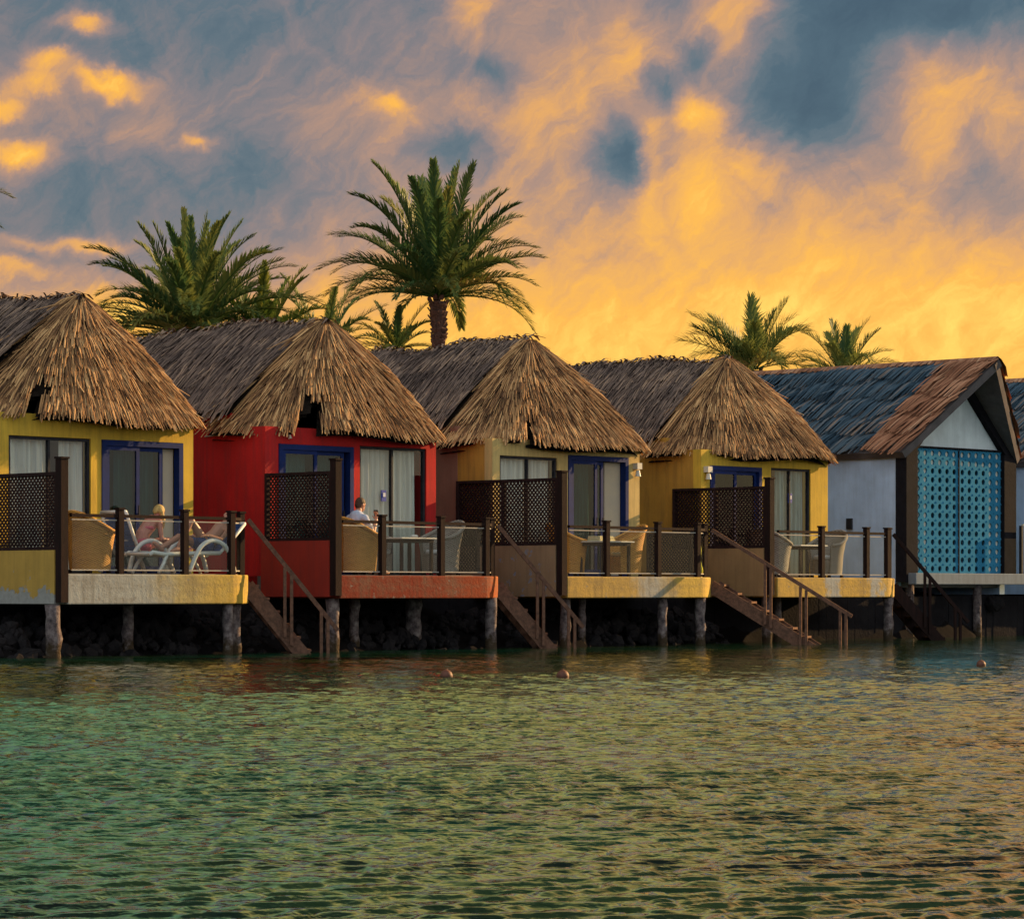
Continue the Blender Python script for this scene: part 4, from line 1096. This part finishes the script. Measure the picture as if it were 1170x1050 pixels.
gust = 1.2*np.exp(-((Yg-16.6-.22*X)/.8)**2)*(.55+.45*np.sin(X*1.1+.9))+.7*np.exp(-((Yg-21.5+.3*X)/1.0)**2)*(.5+.5*np.sin(X*.9-1.4))
sd = Z[200:900].std(); Z = 1.75*sd*np.tanh(Z*1.6*(env+.9*gust)/(1.4*sd)); Z = Z+np.abs(Z)*.25
Z *= np.clip((Yg/15.)**.6, .92, 1.8)
edge = np.clip(np.minimum((.6-np.abs(tx_))[None, :]/.05, 1), 0, 1)*np.clip((Yr-4)[:, None]/1.0, 0, 1)
Z = Z*edge-.03*(1-edge)
me = bpy.data.meshes.new('water')
co = np.stack([X, Yg, Z], -1).reshape(-1, 3).astype(np.float32)
ii = np.arange(nr*ncol).reshape(nr, ncol)
q = np.stack([ii[:-1, :-1], ii[:-1, 1:], ii[1:, 1:], ii[1:, :-1]], -1).reshape(-1, 4).astype(np.int32)
# open sea around the rippled patch
nv = len(co); big = np.array([(-3000, -3000, -.09), (3000, -3000, -.09), (3000, 3000, -.09), (-3000, 3000, -.09)], dtype=np.float32)
co = np.concatenate([co, big]); q = np.concatenate([q, np.array([[nv, nv+1, nv+2, nv+3]], dtype=np.int32)])
me.vertices.add(len(co)); me.vertices.foreach_set('co', co.ravel())
me.loops.add(q.size); me.loops.foreach_set('vertex_index', q.ravel())
me.polygons.add(len(q)); me.polygons.foreach_set('loop_start', np.arange(0, q.size, 4, dtype=np.int32))
me.update(calc_edges=True); me.validate()
me.polygons.foreach_set('use_smooth', np.ones(len(me.polygons), dtype=bool))
me.materials.append(M['water'])
wo = bpy.data.objects.new('water', me); COL.objects.link(wo); tag(wo, kind='structure')

# buoys
def buoy(px, py, r_, label):
    Y = F*CZ/(py-YH); p = at(px, py, Y)
    b = MB(); b.ell((0, 0, .02), (r_, r_, r_), 14, 10); b.tube([(0, 0, r_*.95), (0, 0, r_*1.35)], r_*.18, 8)
    o = b.build('buoy', M['buoy'], None, smooth=True); o.location = (p.x, p.y, .0); tag(o, label, 'buoy', 'buoys floating on the water')
buoy(510, 774, .075, 'round orange brown buoy floating below the middle of the orange red terrace')
buoy(643, 774, .075, 'round orange brown buoy floating below the tall post of the ochre and grey terrace')
buoy(1121, 761, .065, 'small dark buoy floating below the teal door, farthest along the shore')

# ------------------------------------------------------------------ sky and light
SUN_AZ, SUN_EL = R(35), R(17)     # azimuth from +X towards +Y
w = bpy.data.worlds.new('World'); sc.world = w; w.use_nodes = True
t = NT(w.node_tree); out = t.n('ShaderNodeOutputWorld'); bg = t.n('ShaderNodeBackground')
t.nt.links.new(bg.outputs[0], out.inputs[0])
sky = t.n('ShaderNodeTexSky', sky_type='NISHITA'); sky.sun_disc = False; sky.sun_elevation = SUN_EL; sky.sun_rotation = PI/2-SUN_AZ
nish = t.vm('SCALE', sky.outputs[0], sc_=.07).outputs[0]
d = t.n('ShaderNodeTexCoord').outputs['Generated']
dx, dy, dz = t.sep(d)
az = t.m('ARCTAN2', dx, dy); el = t.m('ARCSINE', dz)
Uc = t.m('MULTIPLY_ADD', az, 35., 5.85); Vc = t.m('MULTIPLY_ADD', el, -35., 6.75)
uv = t.comb(Uc, Vc, 0)
wn = t.noise(t.vm('MULTIPLY', uv, (1, 1.0, 1)).outputs[0], .9, 6, .6, 0, '2D', True)
uvw = t.vm('ADD', uv, t.vm('SCALE', t.vm('SUBTRACT', wn, (.5, .5, .5)).outputs[0], sc_=.7).outputs[0]).outputs[0]
blobs = [  # u, v, half-width u, v, weight, rotation (hundreds of photo pixels)
    (9.3, 1.05, .75, .62, -.48, 0), (10.0, .20, 1.1, .38, -.36, 0), (8.9, 1.45, .5, .3, -.18, 0), (7.14, 1.85, .26, .42, -.60, 0), (7.50, 1.00, .22, .24, -.34, 0), (8.0, .62, .22, .22, -.34, 0),
    (6.3, 1.0, .9, .9, .25, 0), (7.25, .62, .35, .45, .28, 0), (8.45, .35, .55, .40, .38, 0), (8.0, 1.3, .35, .2, .35, 0), (7.40, 1.65, .13, .5, .30, 0), (7.30, 2.35, .14, .35, .22, 0),
    (7.95, 2.15, .42, .75, .30, 0), (8.55, 1.9, .35, .4, .18, 0), (9.5, 2.4, .8, .5, .12, 0), (10.45, 1.35, .40, .8, .32, .5), (11.2, 1.1, .6, .5, .18, 0), (11.0, .22, .9, .30, -.22, 0), (11.6, 1.4, .3, .4, .10, 0), (10.9, 2.3, .6, .45, -.14, 0),
    (10.0, 2.2, .5, .4, -.06, 0), (10.2, 3.1, 1.2, .6, .08, 0), (5.6, .9, .35, .18, -.30, 0), (5.2, 1.65, .4, .25, -.30, 0), (5.4, .22, .35, .25, .30, 0), (4.4, 1.3, .8, .35, .10, 0), (3.6, 2.2, 1.2, .7, -.10, 0), (5.2, 2.6, .9, .5, -.05, 0),
    (2.0, .4, 1.2, .6, -.12, 0), (.5, .5, .6, .5, -.05, 0), (1.0, .42, .26, .13, .62, 0), (.62, .88, .30, .13, .55, 0), (1.28, 1.03, .30, .12, .60, 0), (.45, 1.12, .34, .12, .45, 0), (.15, 1.85, .32, .15, .62, 0), (0., 1.35, .18, .12, .4, 0),
    (2.35, 1.67, .16, .09, .40, 0), (4.5, 1.31, .25, .09, .30, 0), (.4, 2.85, .5, .10, .25, 0), (1.05, 2.88, .4, .12, .40, 0), (.25, 3.18, .5, .12, .30, 0), (1.4, 3.55, .6, .22, .30, 0),
    (1.6, 2.4, 1.3, .6, -.22, 0), (.5, 2.5, .9, .5, -.20, 0), (2.9, 1.9, .7, .5, -.16, 0), (1.3, 3.1, 1.9, .45, -.24, 0), (5.0, 3.6, 1.5, .4, .06, 0), (9.0, 3.6, 2.5, .35, .10, 0)]
# horizontal base: more cloud glow near the horizon and towards the sun
Vn = t.m('MULTIPLY_ADD', Vc, 1/18., 10/18., clamp=True)   # v -10..8 -> 0..1
base = t.ramp(Vn, [(.0, (.16,)*3), (.45, (.18,)*3), (10/18, (.24,)*3), (11/18, (.33,)*3), (12/18, (.44,)*3), (13/18, (.61,)*3), (14/18, (.83,)*3), (1, (.88,)*3)])
warm = t.m('MULTIPLY', t.m('COSINE', t.m('SUBTRACT', az, R(50))), .14)
Mv = t.m('ADD', base, t.m('SUBTRACT', warm, .09))
for (u_, v_, a_, b_, wt, ro) in blobs:
    q_ = t.vm('MULTIPLY', t.vm('SUBTRACT', uvw, (u_, v_, 0)).outputs[0], (1/a_, 1/b_, 0))
    dd = t.vm('DOT_PRODUCT', q_.outputs[0], q_.outputs[0]).outputs['Value']
    g_ = t.m('MULTIPLY', t.m('POWER', .42, dd), wt)
    Mv = t.m('ADD', Mv, g_)
# fine cloud texture: billows and drawn-out wisps
n1 = t.noise(t.vm('ADD', uvw, (3, 7, 0)).outputs[0], 1.1, 8, .62, .6, '2D')
uw = t.sep(uvw)
along = t.m('MULTIPLY_ADD', uw[1], -.62, t.m('MULTIPLY', uw[0], .78)); across = t.m('MULTIPLY_ADD', uw[0], .62, t.m('MULTIPLY', uw[1], .78))
wr = t.comb(t.m('MULTIPLY', along, .55), t.m('MULTIPLY', across, 1.9), 0)
n2 = t.noise(wr, 1.6, 10, .66, .2, '2D')
n3 = t.noise(t.vm('MULTIPLY', wr, (.7, 1.6, 1)).outputs[0], 4.0, 8, .7, .25, '2D')
Mv = t.m('ADD', Mv, t.m('MULTIPLY', t.m('SUBTRACT', n3, .5), .07))
Mv = t.m('ADD', Mv, t.m('MULTIPLY', t.m('SUBTRACT', n1, .5), .40))
Mv = t.m('ADD', Mv, t.m('MULTIPLY', t.m('SUBTRACT', n2, .5), .36))
stops_ = [(-.22, lin(50, 72, 88)), (.0, lin(62, 84, 98)), (.14, lin(82, 96, 106)), (.30, lin(118, 108, 110)), (.46, lin(158, 124, 106)), (.62, lin(202, 146, 84)), (.80, lin(228, 164, 58)), (1.0, lin(252, 200, 86))]
cc = t.ramp(t.m('MULTIPLY_ADD', Mv, .8, .2), [(p*.8+.2, tuple(.83*x for x in c[:3])) for p, c in stops_])
# unseen sky: tinted for the water, brightened behind the viewer as fill, zenith darkened
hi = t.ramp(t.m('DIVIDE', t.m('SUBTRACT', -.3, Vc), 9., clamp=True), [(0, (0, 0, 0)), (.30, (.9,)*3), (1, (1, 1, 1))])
zen = t.ramp(t.m('DIVIDE', el, 1.2, clamp=True), [(.23, (0, 0, 0)), (.45, (1, 1, 1))])
sc3 = lambda k, c: tuple(k*x for x in lin(*c)[:3])
tone = t.m('ADD', t.m('COSINE', t.m('SUBTRACT', az, R(42))), t.m('MULTIPLY', t.m('SUBTRACT', t.noise(d, 4.0, 5, .6), .5), .36))
up = t.ramp(tone, [(.50, sc3(.80, (88, 160, 142))), (.65, sc3(.88, (130, 182, 126))), (.78, sc3(.95, (206, 200, 104))), (.90, sc3(1.05, (255, 170, 92)))])
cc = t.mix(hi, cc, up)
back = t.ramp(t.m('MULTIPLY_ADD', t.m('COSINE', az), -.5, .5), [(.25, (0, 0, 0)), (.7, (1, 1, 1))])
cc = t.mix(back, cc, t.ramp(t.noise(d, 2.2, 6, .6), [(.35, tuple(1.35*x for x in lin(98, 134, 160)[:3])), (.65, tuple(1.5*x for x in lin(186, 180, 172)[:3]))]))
cc = t.mix(t.m('MULTIPLY', zen, t.m('SUBTRACT', 1., back)), cc, lin(26, 40, 44))
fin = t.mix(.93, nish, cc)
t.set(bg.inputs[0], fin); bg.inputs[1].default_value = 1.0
sd_ = Vector((math.cos(SUN_EL)*math.cos(SUN_AZ), math.cos(SUN_EL)*math.sin(SUN_AZ), math.sin(SUN_EL)))
sl = bpy.data.lights.new('sun', 'SUN'); sl.energy = 5.0; sl.angle = R(.6); sl.color = (1, .64, .29)
so = bpy.data.objects.new('sun', sl); COL.objects.link(so); so.rotation_euler = (-sd_).to_track_quat('-Z', 'Y').to_euler()

# ------------------------------------------------------------------ camera
cam = bpy.data.cameras.new('camera'); co_ = bpy.data.objects.new('camera', cam); COL.objects.link(co_)
cam.sensor_fit = 'HORIZONTAL'; cam.sensor_width = 36; cam.lens = F/1170*36; cam.shift_y = (YH-525)/1170; cam.clip_end = 8000; cam.clip_start = .1
co_.location = (0, 0, CZ); co_.rotation_euler = (PI/2, 0, 0); sc.camera = co_
vs_ = sc.view_settings; vs_.view_transform = 'Standard'; vs_.look = 'None'; vs_.gamma = 1; vs_.exposure = .70; vs_.use_curve_mapping = False
sc.display_settings.display_device = 'sRGB'
cy = sc.cycles; cy.max_bounces = 8; cy.transparent_max_bounces = 16; cy.caustics_reflective = False; cy.caustics_refractive = False
cy.sample_clamp_indirect = 6
